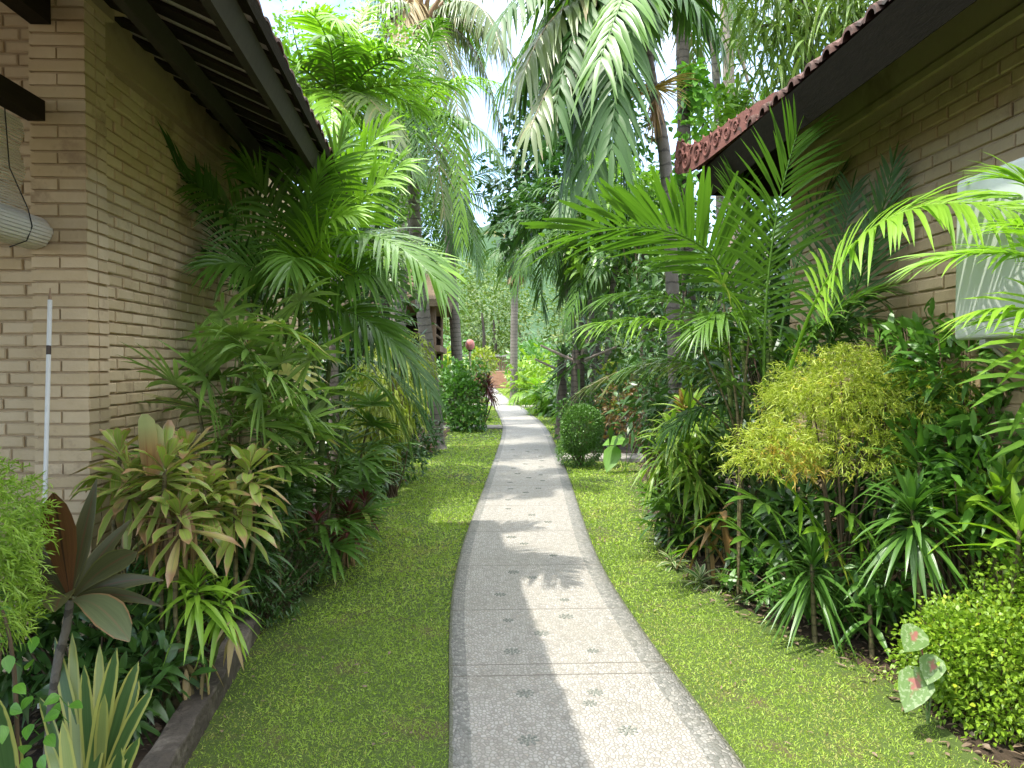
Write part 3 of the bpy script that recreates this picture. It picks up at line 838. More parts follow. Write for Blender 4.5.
M['grass'] = leaf_mat('lawn_grass', (.15, .275, .026), (.35, .46, .06), rough=.5, trans=.32, old=(.30, .22, .10), old_n=.90)
def lawns():
    ys = np.unique(np.concatenate([np.arange(-3, 20, .25), np.arange(20, 52.1, 1)]))
    for side in (-1, 1):
        x0, x1 = lawn_edges(side, ys)
        mb = MB()
        us = np.linspace(0, 1, 7)
        X = x0[:, None] + (x1 - x0)[:, None] * us
        Y = np.broadcast_to(ys[:, None], X.shape)
        V = np.stack([X, Y, np.full_like(X, .008)], -1).reshape(-1, 3)
        i = (np.arange(len(ys) - 1)[:, None] * 7 + np.arange(6)[None]).reshape(-1)
        mb.add(V, np.stack([i, i + 1, i + 8, i + 7], 1), V[:, :2])
        tag(mb.build('lawn', M['lawn'], origin=A(0, 0, 0)), kind='structure')
        # blades
        rg = np.random.default_rng(20 + side)
        mb = MB()
        for ya, yb, den, bl, bw in ((1.8, 3.4, 52000, .025, .0042), (3.4, 4.6, 36000, .027, .005), (4.6, 6.5, 16000, .034, .0075), (6.5, 10, 7500, .04, .011), (10, 16, 2200, .055, .017), (16, 30, 700, .06, .03), (30, 52, 260, .065, .05)):
            n = int(den * (yb - ya) * 2.4)
            y = rg.uniform(ya, yb, n)
            a, b = lawn_edges(side, y)
            x = rg.uniform(-1.6, 3.0, n)
            jag = .10 * np.sin(y * 5.3) + .07 * np.sin(y * 13.7 + 2) + rg.normal(0, .05, n)
            if side < 0: ok = (x > a + np.where(y < 4.2, -.012, jag)) & (x < b + rg.normal(-.004, .012, n))
            else: ok = (x < b + jag) & (x > a + rg.normal(.004, .012, n))
            # worn thin patches
            patch = np.sin(x * 3.1 + 1.3 * np.sin(y * 1.1)) * np.sin(y * 2.3 + side) + .5 * np.sin(x * 7.7 + y * 5.1)
            ok &= rg.random(n) < np.clip(1.12 - .42 * np.maximum(0, patch), .2, 1)
            edge = np.abs(x - (a if side < 0 else b))
            ok &= rg.random(n) < np.clip(.35 + edge * 2.4, 0, 1)
            x, y = x[ok], y[ok]; n = len(x)
            d = rand_dirs(rg, n, .25, 1)
            base = np.stack([x, y, np.full(n, .004)], 1)
            r = np.clip(.45 + .22 * np.sin(x * 2.2 + y * 1.4) + .18 * np.sin(x * 9 - y * 6) + rg.normal(0, .27, n), 0, 1)
            leaves(mb, base, d, rg.normal(0, 1, (n, 3)), bl * rg.uniform(.5, 1.35, n), bw * rg.uniform(.7, 1.3, n), 2, rg.uniform(.1, .7, n), 0, 'blade', r, flat=True)
        tag(mb.build('grass', M['grass'], origin=A(0, 0, 0)), 'short green lawn grass growing %s of the pebble path' % ('left' if side < 0 else 'right'), 'grass', kind='stuff')
lawns()

# fallen leaves and chips on the bare soil of the beds
def litter():
    rg = np.random.default_rng(5); mb = MB()
    n = 5200
    y = rg.uniform(2.2, 13, n) ** 1.0; x = np.where(rg.random(n) < .5, rg.uniform(-2.1, -1.0, n), rg.uniform(1.5, 3.0, n))
    a, _ = lawn_edges(-1, y); _, b = lawn_edges(1, y)
    ok = ((x < a - .02) & ~((y < 4.4) & (x > -1.36))) | (x > b - .15)
    x, y = x[ok], y[ok]; n = len(x)
    # a few have blown onto the lawns
    k = 420; yl = 1.8 + 9 * rg.random(k) ** 1.6; s_ = rg.random(k) < .6
    la, lb = lawn_edges(-1, yl); ra, rb = lawn_edges(1, yl); q = rg.random(k) ** 1.3
    xl = np.where(s_, la + (lb - la) * q, rb - (rb - ra) * q)
    x = np.concatenate([x, xl]); y = np.concatenate([y, yl]); n = len(x)
    d = rand_dirs(rg, n, -.05, .25)
    leaves(mb, np.stack([x, y, np.where(np.arange(n) < n - k, rg.uniform(.006, .03, n), .024)], 1), d, A(0, 0, 1) + rg.normal(0, .3, (n, 3)), rg.uniform(.02, .075, n) * np.where(np.arange(n) < n - k, 1, .55), rg.uniform(.008, .026, n) * np.where(np.arange(n) < n - k, 1, .6), 3, rg.uniform(-.1, .3, n), .3, 'ovate', rng=rg)
    tag(mb.build('leaf_litter', M['litter'], origin=A(0, 0, 0)), 'dry brown fallen leaves scattered on the dark soil of the beds', 'fallen leaves', kind='stuff')
litter()

# ------------------------------------------------------------------ masonry
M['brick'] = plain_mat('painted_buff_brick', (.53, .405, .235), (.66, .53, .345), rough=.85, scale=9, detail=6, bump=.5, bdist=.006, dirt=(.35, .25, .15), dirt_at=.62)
M['brick_ochre'] = plain_mat('ochre_painted_brick', (.37, .275, .155), (.47, .36, .215), rough=.85, scale=9, detail=6, bump=.5, bdist=.006, dirt=(.27, .19, .11), dirt_at=.6)  # darker ochre brick for the right bungalow
M['brick_pier'] = plain_mat('buff_pier_brick', (.52, .40, .245), (.645, .515, .35), rough=.85, scale=9, detail=6, bump=.5, bdist=.006, dirt=(.32, .225, .15), dirt_at=.63)
M['mortar'] = plain_mat('sunk_mortar', (.39, .29, .18), (.47, .36, .24), rough=.95, scale=20, bump=.4)
M['plaster'] = plain_mat('ochre_plaster', (.40, .31, .17), (.47, .37, .215), rough=.9, scale=5, bump=.25, dirt=(.3, .22, .12))
M['wood_dk'] = plain_mat('dark_stained_wood', (.014, .010, .006), (.034, .025, .015), rough=.75, scale=6, bump=.3, stretch=(8, 1, 8), spec=.12)
M['wood_rail'] = plain_mat('grey_green_painted_wood', (.036, .033, .022), (.058, .054, .036), rough=.8, spec=.15, scale=6, bump=.2)
M['tile'] = plain_mat('weathered_clay_tile', (.075, .042, .032), (.17, .085, .062), rough=.85, scale=7, bump=.4, dirt=(.05, .045, .036), dirt_at=.55)
M['terracotta'] = plain_mat('red_terracotta', (.14, .056, .042), (.23, .098, .074), rough=.85, scale=14, bump=.5, dirt=(.17, .06, .045), dirt_at=.58)
M['sarking'] = plain_mat('pale_roof_boards', (.36, .33, .28), (.5, .47, .41), rough=.9, scale=8, bump=.2)

def brick_wall(mb, o, ud, nd, length, z0, z1, course=.066, blen=.205, half=True, depth=.015, rng=RNG, joint=.011, offs=0.0, mi=0):
    """real bricks standing proud of sunk mortar; ud runs along the wall, nd is its outward normal"""
    o = np.asarray(o, float); ud = np.asarray(ud, float); nd = np.asarray(nd, float)
    nr = int((z1 - z0) / course)
    a, b, z, h = [], [], [], []
    for r in range(nr):
        c = -(blen * .5 if r % 2 else 0) + offs + (rng.normal(0, .006))
        while c < length:
            l = blen * rng.uniform(.965, 1.035)
            lo, hi = max(0, c), min(length, c + l)
            if hi - lo > .03:
                a.append(lo + joint / 2 * (lo > 0)); b.append(hi - joint / 2 * (hi < length))
                z.append(z0 + r * course); h.append(course - joint)
            c += l
    a, b, z, h = map(np.array, (a, b, z, h)); n = len(a)
    jit = lambda s: rng.normal(0, s, n)
    fr = depth + jit(.0028)
    ch = .0055
    zl, zh = z + jit(.0012), z + h + jit(.0012)
    def c3(u, zz, w): return o + u[:, None] * ud + w[:, None] * nd + zz[:, None] * A(0, 0, 1)
    zero = np.zeros(n) - .012
    tl = rng.normal(0, .0028, (4, n))
    B = [c3(a, zl, zero), c3(b, zl, zero), c3(b, zh, zero), c3(a, zh, zero)]
    Mid = [c3(a, zl, fr - ch), c3(b, zl, fr - ch), c3(b, zh, fr - ch), c3(a, zh, fr - ch)]
    F = [c3(a + ch, zl + ch + tl[0], fr), c3(b - ch, zl + ch + tl[1], fr), c3(b - ch, zh - ch + tl[2], fr), c3(a + ch, zh - ch + tl[3], fr)]
    V = np.stack(B + Mid + F, 1).reshape(-1, 3)
    q = []
    for k in range(4):
        k2 = (k + 1) % 4
        q += [[k, k2, 4 + k2, 4 + k], [4 + k, 4 + k2, 8 + k2, 8 + k]]
    q += [[8, 9, 10, 11]]
    q = np.array(q)
    Fc = (np.arange(n)[:, None, None] * 12 + q[None]).reshape(-1, 4)
    mb.add(V, Fc, None, np.repeat(np.clip(rng.normal(.5, .3, n), 0, 1), len(q)), mi)

def tile_roof(mb, x_eave, z_eave, sx, slope, run, y0, y1, hip=0.0, rng=RNG, period=.2, amp=.035, course=.27, thick=.018):
    """courses of wavy tiles; sx = direction (in x) that goes up the slope; hip cuts the far end by 45 degrees"""
    ys = np.arange(y0, y1 + .001, period / 8)
    ns = int(run / course)
    for k in range(ns):
        s0, s1 = k * course, (k + 1) * course + .05
        rowj = rng.normal(0, .006, len(ys) // 8 + 2)
        out = []
        for s, lift in ((s0, .026), (s1, .0)):
            yy = ys if not hip else np.minimum(ys, y1 - hip * s * math.cos(slope))
            w = np.abs(np.sin(np.pi * ys / period)) ** .8 * amp
            jj = rowj[(np.arange(len(ys)) // 8)]
            x = x_eave + sx * (s + jj * (s == s0)) * math.cos(slope) - sx * (w + lift) * math.sin(slope) * 0
            z = z_eave + (s + jj * (s == s0)) * math.sin(slope) + (w + lift)
            out.append(np.stack([x, yy, z], 1))
        lowb = out[0].copy(); lowb[:, 2] -= thick
        m = len(ys)
        V = np.vstack([lowb, out[0], out[1]])
        i = np.arange(m - 1)
        F = np.vstack([np.stack([i, i + 1, i + 1 + m, i + m], 1), np.stack([i + m, i + 1 + m, i + 1 + 2 * m, i + 2 * m], 1)])
        if sx < 0: pass
        r = np.repeat(np.clip(rng.normal(.5, .3, m // 8 + 2), 0, 1), 8)[:m - 1]
        mb.add(V, F, None, np.concatenate([r, r]))

# ------------------------------------------------------------------ left bungalow
def left_house():
    root = thing('brick_house', 'buff brick bungalow on the left with a pier and dark wooden eaves', 'house', (-4.2, 5, 0))
    mb = MB()
    brick_wall(mb, (-2.10, 4.04, 0), (0, 1, 0), (1, 0, 0), 4.6, 0, 3.28, blen=.2)
    box(mb, (-2.34, 4.05, 0), (-2.10, 8.64, 3.28), 1)
    mb.build('side_wall', [M['brick'], M['mortar']], root, False)
    mb = MB()
    box(mb, (-2.34, 4.06, 3.28), (-2.078, 8.64, 3.33)); box(mb, (-2.34, 4.06, 3.33), (-2.09, 8.64, 3.56))
    mb.build('plaster_beam', M['plaster'], root, False)
    # pier: front face to the camera, side face to the path
    mb = MB()
    def pier_rows(z1):
        r = np.random.default_rng(2); k = 0; z = 0
        while z < z1:
            segs = [(0, .275)] if k % 2 else [(0, .132), (.143, .275)]
            for a, b in segs:
                j = r.normal(0, .0015, 4)
                lo = A(-2.315 + a + j[0], 3.85 + j[1], z + .002); hi = A(-2.315 + b + j[2], 3.95, z + .054 + j[3])
                box(mb, lo, hi, 0, np.clip(r.normal(.5, .3), 0, 1))
            segs = [(3.852, 3.945), (3.952, 4.058)] if k % 2 else [(3.955, 4.058)]
            for a, b in segs:
                j = r.normal(0, .0015, 3)
                box(mb, (-2.20, a + .003, z + .003 + j[0]), (-2.038 + j[1], b, z + .0535 + j[2]), 0, np.clip(r.normal(.5, .3), 0, 1))
            z += .0655; k += 1
        box(mb, (-2.303, 3.862, 0), (-2.05, 4.07, z1), 1)
    pier_rows(3.44)
    mb.build('pier', [M['brick_pier'], M['mortar']], root, False)
    mb = MB(); box(mb, (-2.36, 3.82, 3.50), (-1.965, 4.16, 3.62)); box(mb, (-2.34, 3.838, 3.44), (-2.01, 4.10, 3.50))
    mb.build('pier_cap', M['plaster'], root, False)
    mb = MB()
    brick_wall(mb, (-6.5, 3.95, 0), (1, 0, 0), (0, -1, 0), 4.2, 0, 3.5, course=.0655, blen=.205)
    box(mb, (-6.5, 3.95, 0), (-2.30, 4.05, 3.5), 1)
    mb.build('front_wall', [M['brick_pier'], M['mortar']], root, False)
    mb = MB(); box(mb, (-6.6, 8.4, 0), (-2.36, 8.63, 3.6)); box(mb, (-6.75, 3.95, 0), (-6.5, 8.63, 3.6)); box(mb, (-6.5, 4.2, 3.5), (-2.36, 8.3, 3.58))
    mb.build('back_wall', M['plaster'], root, False)
    # roof
    sl_ = math.radians(23.5); xe, ze = -1.06, 3.03
    mb = MB(); tile_roof(mb, xe, ze + .06, -1, sl_, 4.1, -3.0, 6.9)
    tile_roof(mb, -7.9, ze + .06, 1, sl_, 4.1, -3.0, 6.9)
    roof = mb.build('roof', M['tile'], root, False)
    c, s = math.cos(sl_), math.sin(sl_)
    mb = MB()   # boards under the tiles
    def along(u0, u1, off0, off1, y0, y1, mi=0, rnd=.5):
        lo = A(u0, y0, off0); hi = A(u1, y1, off1)
        R = np.array([[-c, 0, s], [0, 1, 0], [s, 0, c]])
        box(mb, lo, hi, mi, rnd, R, A(xe, 0, ze))
    along(0.02, 4.1, .035, .05, -3.0, 6.88)
    sub(mb, 'roof_boards', M['sarking'], roof, root, False)
    y = -2.9
    while y < 6.65:
        mb = MB(); along(.03, 4.05, .012, .032, y, y + .155, 0, RNG.random()); y += .29
        sub(mb, 'rafter', M['wood_dk'], roof, root, False)
    mb = MB(); along(.03, .09, -.13, -.022, -3.0, 6.86); sub(mb, 'fascia', M['wood_rail'], roof, root, False)
    mb = MB(); along(.0, .025, .0, .045, -3.0, 6.86); sub(mb, 'gutter_board', M['wood_dk'], roof, root, False)
    mb = MB(); along(.62, .70, -.115, -.022, -3.0, 6.86); sub(mb, 'purlin', M['wood_rail'], roof, root, False)
    roof.rotation_euler = (0, 0, math.radians(3.5)); roof.location = (-.055, 0, .04)
    mb = MB(); box(mb, (-2.30, .3, 3.31), (-2.20, 3.846, 3.45)); mb.build('beam', M['wood_dk'], root, False)
    mb = MB(); box(mb, (-2.32, .3, 2.83), (-2.235, 3.846, 2.93)); mb.build('blind_rail', M['wood_dk'], root, False)
    root.location.x += .055
    return root
left_house()

def blind():
    root = thing('roll_blind', 'pale wooden slat blind half rolled up under the left eaves', 'blind', (-2.27, 2.2, 2.3))
    M['slat'] = plain_mat('whitewashed_slats', (.62, .59, .52), (.74, .71, .64), rough=.7, scale=12, bump=.2)
    M['cord'] = plain_mat('dark_cord', (.03, .03, .03), rough=.8, bump=0)
    mb = MB(); z = 2.825
    k = 0
    while z > 2.33:
        sag = .012 * math.sin(k * .5) + .02 * (2.825 - z)
        box(mb, (-2.285 + sag, .6, z - .0095), (-2.279 + sag, 3.815 + RNG.normal(0, .004), z), 0, RNG.random()); z -= .0155; k += 1
    mb.build('slats', M['slat'], root, False)
    mb = MB()
    for r, n0, ph in ((.095, 30, 0), (.072, 22, .4), (.045, 14, .2)):
        for q in range(n0):
            a = 2 * math.pi * q / n0 + ph
            cc = A(-2.245 + r * math.cos(a), 0, 2.27 + r * math.sin(a) * .85)
            R = np.array([[math.cos(a), 0, -math.sin(a)], [0, 1, 0], [math.sin(a), 0, math.cos(a)]])
            box(mb, (-.003, .6, -.0075), (.003, 3.835 + RNG.normal(0, .005), .0075), 0, RNG.random(), R, cc)
    mb.build('roll', M['slat'], root, False)
    for yy in (1.2, 2.3, 3.35, 3.66):
        mb = MB()
        tube(mb, [A(-2.262, yy, 2.83), A(-2.245, yy, 2.55), A(-2.16, yy, 2.35), A(-2.143, yy, 2.27), A(-2.17, yy, 2.2), A(-2.25, yy, 2.17)], .003, 5)
        mb.build('cord', M['cord'], root)
blind()

def pole():
    M['white_metal'] = plain_mat('white_painted_pole', (.62, .62, .60), (.74, .74, .72), rough=.4, scale=14, bump=.05, dirt=(.4, .36, .3), dirt_at=.66)
    M['tan_rub'] = plain_mat('tan_grip', (.30, .2, .12), (.4, .28, .17), rough=.7, scale=20)
    M['dk_band'] = plain_mat('dark_band', (.07, .05, .04), rough=.6)
    b, t = P(50, 560, 3.62), P(50, 300, 3.75)
    root = thing('pole', 'thin white pole with a dark band leaning on the brick pier', 'pole', A(b[0], b[1], 0))
    d = t - b
    lo = A(b[0], b[1] - .1, 0.0)
    mb = MB(); tube(mb, np.linspace(lo, t, 8), .0105, 10); mb.build('shaft', M['white_metal'], root)
    mb = MB(); m = lo + (t - lo) * .86; tube(mb, np.linspace(m, m + nrm(d) * .045, 3), .0112, 10); mb.build('band', M['dk_band'], root)
    mb = MB(); tube(mb, np.linspace(t, t + nrm(d) * .028, 3), [.009, .008, .006], 8); tube(mb, np.linspace(t + nrm(d) * .028, t + nrm(d) * .06, 3), [.005, .0045, .002], 8); mb.build('tip', M['tan_rub'], root)
pole()

def kerb():
    M['kerb'] = plain_mat('mossy_dark_stone', (.05, .042, .034), (.15, .125, .098), rough=.9, scale=9, detail=9, bump=1.0, bdist=.012, dirt=(.27, .235, .19), dirt_at=.58)
    rg = np.random.default_rng(8); mb = MB()
    a, b = A(-1.04, 1.6, 0), A(-1.315, 4.45, 0)
    n = 60; u = nrm(b - a); s = A(u[1], -u[0], 0)
    pts = a + (b - a) * np.linspace(0, 1, n)[:, None]
    sec = [(.0, -.06), (.0, .05), (-.001, .112), (-.006, .119), (-.045, .121), (-.09, .119), (-.114, .115), (-.12, .05), (-.12, -.06)]
    V = []
    for p in pts:
        for (w, z) in sec:
            V.append(p + s * (w + rg.normal(0, .0025)) + A(0, 0, z + rg.normal(0, .002)))
    k = len(sec); i = (np.arange(n - 1)[:, None] * k + np.arange(k - 1)[None]).reshape(-1)
    mb.add(V, np.stack([i, i + k, i + k + 1, i + 1], 1))
    mb.add(V[-k:], np.array([[0, 1, 7, 8], [1, 2, 6, 7], [2, 3, 5, 6]]))
    ob = mb.build('bed_kerb', M['kerb'], None, False, origin=a)
    tag(ob, 'low dark stone kerb edging the left planting bed beside the lawn', 'kerb')
kerb()

# ------------------------------------------------------------------ right bungalow
def right_house():
    root = thing('brick_house', 'brick bungalow on the right under a red tiled roof with carved corner', 'house', (4.5, 2, 0))
    mb = MB()
    brick_wall(mb, (2.75, 6.45, 0), (0, -1, 0), (-1, 0, 0), 9.2, 0, 3.37, course=.0825, blen=.26, joint=.013, depth=.013)
    box(mb, (2.75, -2.7, 0), (2.95, 6.44, 3.37), 1)
    mb.build('side_wall', [M['brick_ochre'], M['mortar']], root, False)
    mb = MB(); box(mb, (2.722, -2.7, 3.37), (2.95, 6.46, 3.42)); box(mb, (2.735, -2.7, 3.42), (2.95, 6.455, 3.78))
    mb.build('plaster_beam', M['plaster'], root, False)
    mb = MB(); brick_wall(mb, (7.6, 6.45, 0), (-1, 0, 0), (0, 1, 0), 4.84, 0, 3.30, course=.0825, blen=.26); box(mb, (2.951, 6.3, 0), (7.6, 6.45, 3.30), 1)
    mb.build('end_wall', [M['brick_ochre'], M['mortar']], root, False)
    mb = MB(); box(mb, (7.4, -2.7, 0), (7.6, 5.89, 3.7)); box(mb, (2.96, -2.69, 3.6), (7.39, 5.89, 3.68)); box(mb, (2.96, -2.9, 0), (7.6, -2.71, 3.7))
    mb.build('back_wall', M['plaster'], root, False)
    sl_ = math.radians(30); xe, ze = 2.0, 3.31
    c, s = math.cos(sl_), math.sin(sl_)
    mb = MB(); tile_roof(mb, xe, ze + .06, 1, sl_, 3.9, -3.2, 6.8, hip=1.0, period=.24, amp=.042, course=.32)
    # hipped end: the same courses turned to face away from the camera
    h2 = MB(); tile_roof(h2, 0, ze + .06, 1, sl_, 3.6, -3.3, 3.3, period=.24, amp=.042, course=.32)
    for V, F, r in zip(h2.v, h2.f, h2.r):
        W = V.copy(); sv = np.clip(V[:, 0], 0, None)
        lim = np.maximum(0.0, 3.3 - sv)
        W[:, 1] = 6.8 - V[:, 0]; W[:, 0] = 5.3 + np.clip(V[:, 1], -lim, lim)
        mb.add(W, F - F.min(), None, r)
    tile_roof(mb, 8.6, ze + .06, -1, sl_, 3.9, -3.2, 6.8, hip=1.0)
    roof = mb.build('roof', M['tile'], root, False)
    R = np.array([[c, 0, -s], [0, 1, 0], [s, 0, c]])
    def along(mb, u0, u1, o0, o1, y0, y1): box(mb, (u0, y0, o0), (u1, y1, o1), 0, .5, R, A(xe, 0, ze))
    mb = MB()
    V = np.array([[xe + .02, -3.2, ze + .045], [xe + .02, 6.74, ze + .045], [xe + 3.3, 3.44, ze + .045 + 3.3 * math.tan(sl_)], [xe + 3.3, -3.2, ze + .045 + 3.3 * math.tan(sl_)], [xe + 6.6, 6.74, ze + .045]])
    mb.add(V, np.array([[0, 1, 2, 3]])); mb.add(V, np.array([[1, 4, 2]]))
    sub(mb, 'roof_boards', M['wood_dk'], roof, root, False)
    mb = MB(); along(mb, .0, .035, -.19, .04, -3.2, 6.74); box(mb, (xe + .035, 6.70, ze - .15), (8.5, 6.74, ze + .04)); sub(mb, 'fascia', M['wood_dk'], roof, root, False)
    mb = MB(); along(mb, .38, .46, -.14, .03, -3.2, 6.5); sub(mb, 'purlin', M['wood_dk'], roof, root, False)
    # carved terracotta crest standing on the roof corner
    mb = MB(); mm = MB()
    p0, p1 = A(1.90, 6.95, 3.40), A(2.07, 4.9, 3.47)
    u = nrm(p1 - p0); L = np.linalg.norm(p1 - p0); n = 40
    t = np.linspace(0, 1, n)
    low = p0 + u * (t * L)[:, None] + A(0, 0, 1) * (-.045 * np.ones(n))[:, None]
    hgt = .04 + .20 * (1 - t) ** .6 + .05 * np.exp(-((t - .0) / .06) ** 2) + .016 * np.abs(np.sin(t * 26))
    low[:, 2] += .10 * np.exp(-t / .10) - .03
    hi = low + A(.03, 0, 1) * hgt[:, None]
    th = np.cross(u, A(0, 0, 1)) * .028
    for sgn in (0, 1):
        a, b = low + th * sgn, hi + th * sgn
        i = np.arange(n - 1)
        f = np.stack([i, i + 1, i + 1 + n, i + n], 1)
        mb.add(np.vstack([a, b]), f if sgn else f[:, ::-1])
    i = np.arange(n - 1); mb.add(np.vstack([hi, hi + th]), np.stack([i, i + 1, i + 1 + n, i + n], 1))
    mb.add(np.array([low[0], low[0] + th, hi[0] + th, hi[0]]), np.array([[0, 1, 2, 3]]))
    # scrolls in relief on the face towards the path
    sgn_th = th if th[0] < 0 else th * 0
    def scroll(ctr, r, turns, flip):
        q = np.linspace(0, turns * 2 * np.pi, 34); rr = r * (1 - .86 * q / q[-1])
        pts = ctr + u * (np.cos(q * flip) * rr)[:, None] + A(0, 0, 1) * (np.sin(q * flip) * rr)[:, None]
        tube(mb, pts, np.linspace(r * .2, r * .1, 34), 6)
    off = sgn_th + nrm(sgn_th if np.any(sgn_th) else A(-1, 0, 0)) * .004
    for k, (tt, r, fl) in enumerate(((.03, .08, 1), (.12, .094, -1), (.235, .088, 1), (.34, .075, -1), (.44, .069, 1), (.54, .059, -1), (.64, .05, 1), (.74, .043, -1))):
        j = int(tt * (n - 1))
        scroll(low[j] + A(.01, 0, 1) * hgt[j] * .5 + off, r, 1.6, fl)
        scroll(low[j] + u * r * 1.1 + A(0, 0, 1) * hgt[j] * .78 + off, r * .4, 1.3, -fl)
    for k in range(9):          # leaf points along the upper rim
        j = int((.03 + k * .085) * (n - 1)); w = .05 * (1 - k * .07)
        pts = hi[j] + np.linspace(0, 1, 7)[:, None] * (A(0, 0, w) - u * w * .8) + th * .5
        tube(mb, pts, np.linspace(w * .4, .003, 7), 6)
    q = np.linspace(0, 1.6 * np.pi, 20)   # curled horn at the corner
    hp = low[0] + th * .5 - u * (.02 + .07 * np.sin(q * .55))[:, None] + A(0, 0, 1) * (.02 + .16 * (1 - np.cos(q * .5)))[:, None]
    tube(mb, hp, np.linspace(.035, .012, 20), 7)
    sub(mb, 'crest', M['terracotta'], roof, root)
    mb = MB()
    ys = np.arange(3.0, 6.8, .24)
    for y in ys:   # rounded cover tiles ending at the eave
        a = np.linspace(0, np.pi, 9)
        for k, x0 in enumerate((xe - .02,)):
            ring = np.stack([np.zeros(9), np.cos(a) * .065, np.sin(a) * .065], 1)
            A0 = A(x0, y, ze + .055) + ring; A1 = A0 + A(.35 * c, 0, .35 * s); I0 = A0 - ring * .3
            i = np.arange(8); V = np.vstack([A0, A1, I0])
            mb.add(V, np.stack([i, i + 1, i + 10, i + 9], 1), None, RNG.random()); mb.add(V, np.stack([i, i + 1, i + 19, i + 18], 1), None, .5)
    sub(mb, 'cover_tiles', M['tile'], roof, root)
right_house()

def air_con():
    root = thing('air_conditioner', 'white outdoor air conditioner unit mounted on the right brick wall', 'air conditioner', (2.54, 3.06, 1.72))
    M['ac'] = plain_mat('white_enamel', (.44, .47, .43), (.52, .55, .50), rough=.35, scale=5, bump=.03, spec=.5, dirt=(.55, .55, .5), dirt_at=.68)
    M['ac_dk'] = plain_mat('dark_grille', (.03, .03, .03), (.06, .06, .06), rough=.5)
    M['steel'] = plain_mat('galvanised_steel', (.35, .35, .34), (.45, .45, .44), rough=.5, metallic=.4)
    x0, x1, y0, y1, z0, z1 = 2.375, 2.70, 2.60, 3.62, 1.73, 2.52
    bevel_box('casing', (x0, y0, z0), (x1, y1, z1), M['ac'], root, .018, 3)
    mb = MB(); c = A(x0 - .004, 2.91, 2.12); rr = .19
    a = np.linspace(0, 2 * np.pi, 40)
    tube(mb, c + np.stack([0 * a, np.cos(a) * rr, np.sin(a) * rr], 1), .008, 6, cap=False)
    for r in np.linspace(.03, .175, 9):
        tube(mb, c + np.stack([0 * a, np.cos(a) * r, np.sin(a) * r], 1), .003, 5, cap=False)
    for q in np.linspace(0, np.pi, 7)[:-1]:
        d = A(0, math.cos(q), math.sin(q)); tube(mb, np.array([c - d * rr, c + d * rr]), .004, 5)
    mb.build('fan_grille', M['ac'], root)
    mb = MB(); ang = np.linspace(0, 2 * np.pi, 41)[:-1]
    V = np.vstack([np.stack([0 * ang, np.cos(ang) * rr, np.sin(ang) * rr], 1) + c + A(.003, 0, 0), [c + A(.003, 0, 0)]]); i = np.arange(40)
    mb.add(V, np.stack([i, (i + 1) % 40, np.full(40, 40)], 1)); mb.build('fan_opening', M['ac_dk'], root)
    mb = MB()
    for zz in (1.81,): box(mb, (x0 - .003, 2.62, zz), (x0 + .01, 3.60, zz + .004))
    mb.build('panel_seam', M['steel'], root, False)
    mb = MB(); box(mb, (x0 - .003, 3.42, 1.82), (x0 + .002, 3.50, 1.86)); mb.build('rating_plate', M['steel'], root, False)
    for yy in (2.75, 3.40):
        mb = MB(); box(mb, (x0 + .01, yy, 1.685), (2.735, yy + .04, 1.726)); box(mb, (2.71, yy + .002, 1.40), (2.733, yy + .033, 1.684))
        tube(mb, np.array([A(x0 + .06, yy + .017, 1.688), A(2.715, yy + .017, 1.45)]), .010, 6)
        mb.build('bracket', M['steel'], root, False)
    mb = MB(); tube(mb, spline([A(2.62, 2.95, 1.74), A(2.66, 2.94, 1.68), A(2.70, 2.92, 1.5), A(2.71, 2.92, .8), A(2.71, 2.92, .1)], 30), .016, 8); mb.build('pipe', M['ac'], root)
air_con()
# ================================================================== plants left of the path
def gz(p): return A(p[0], p[1], 0)

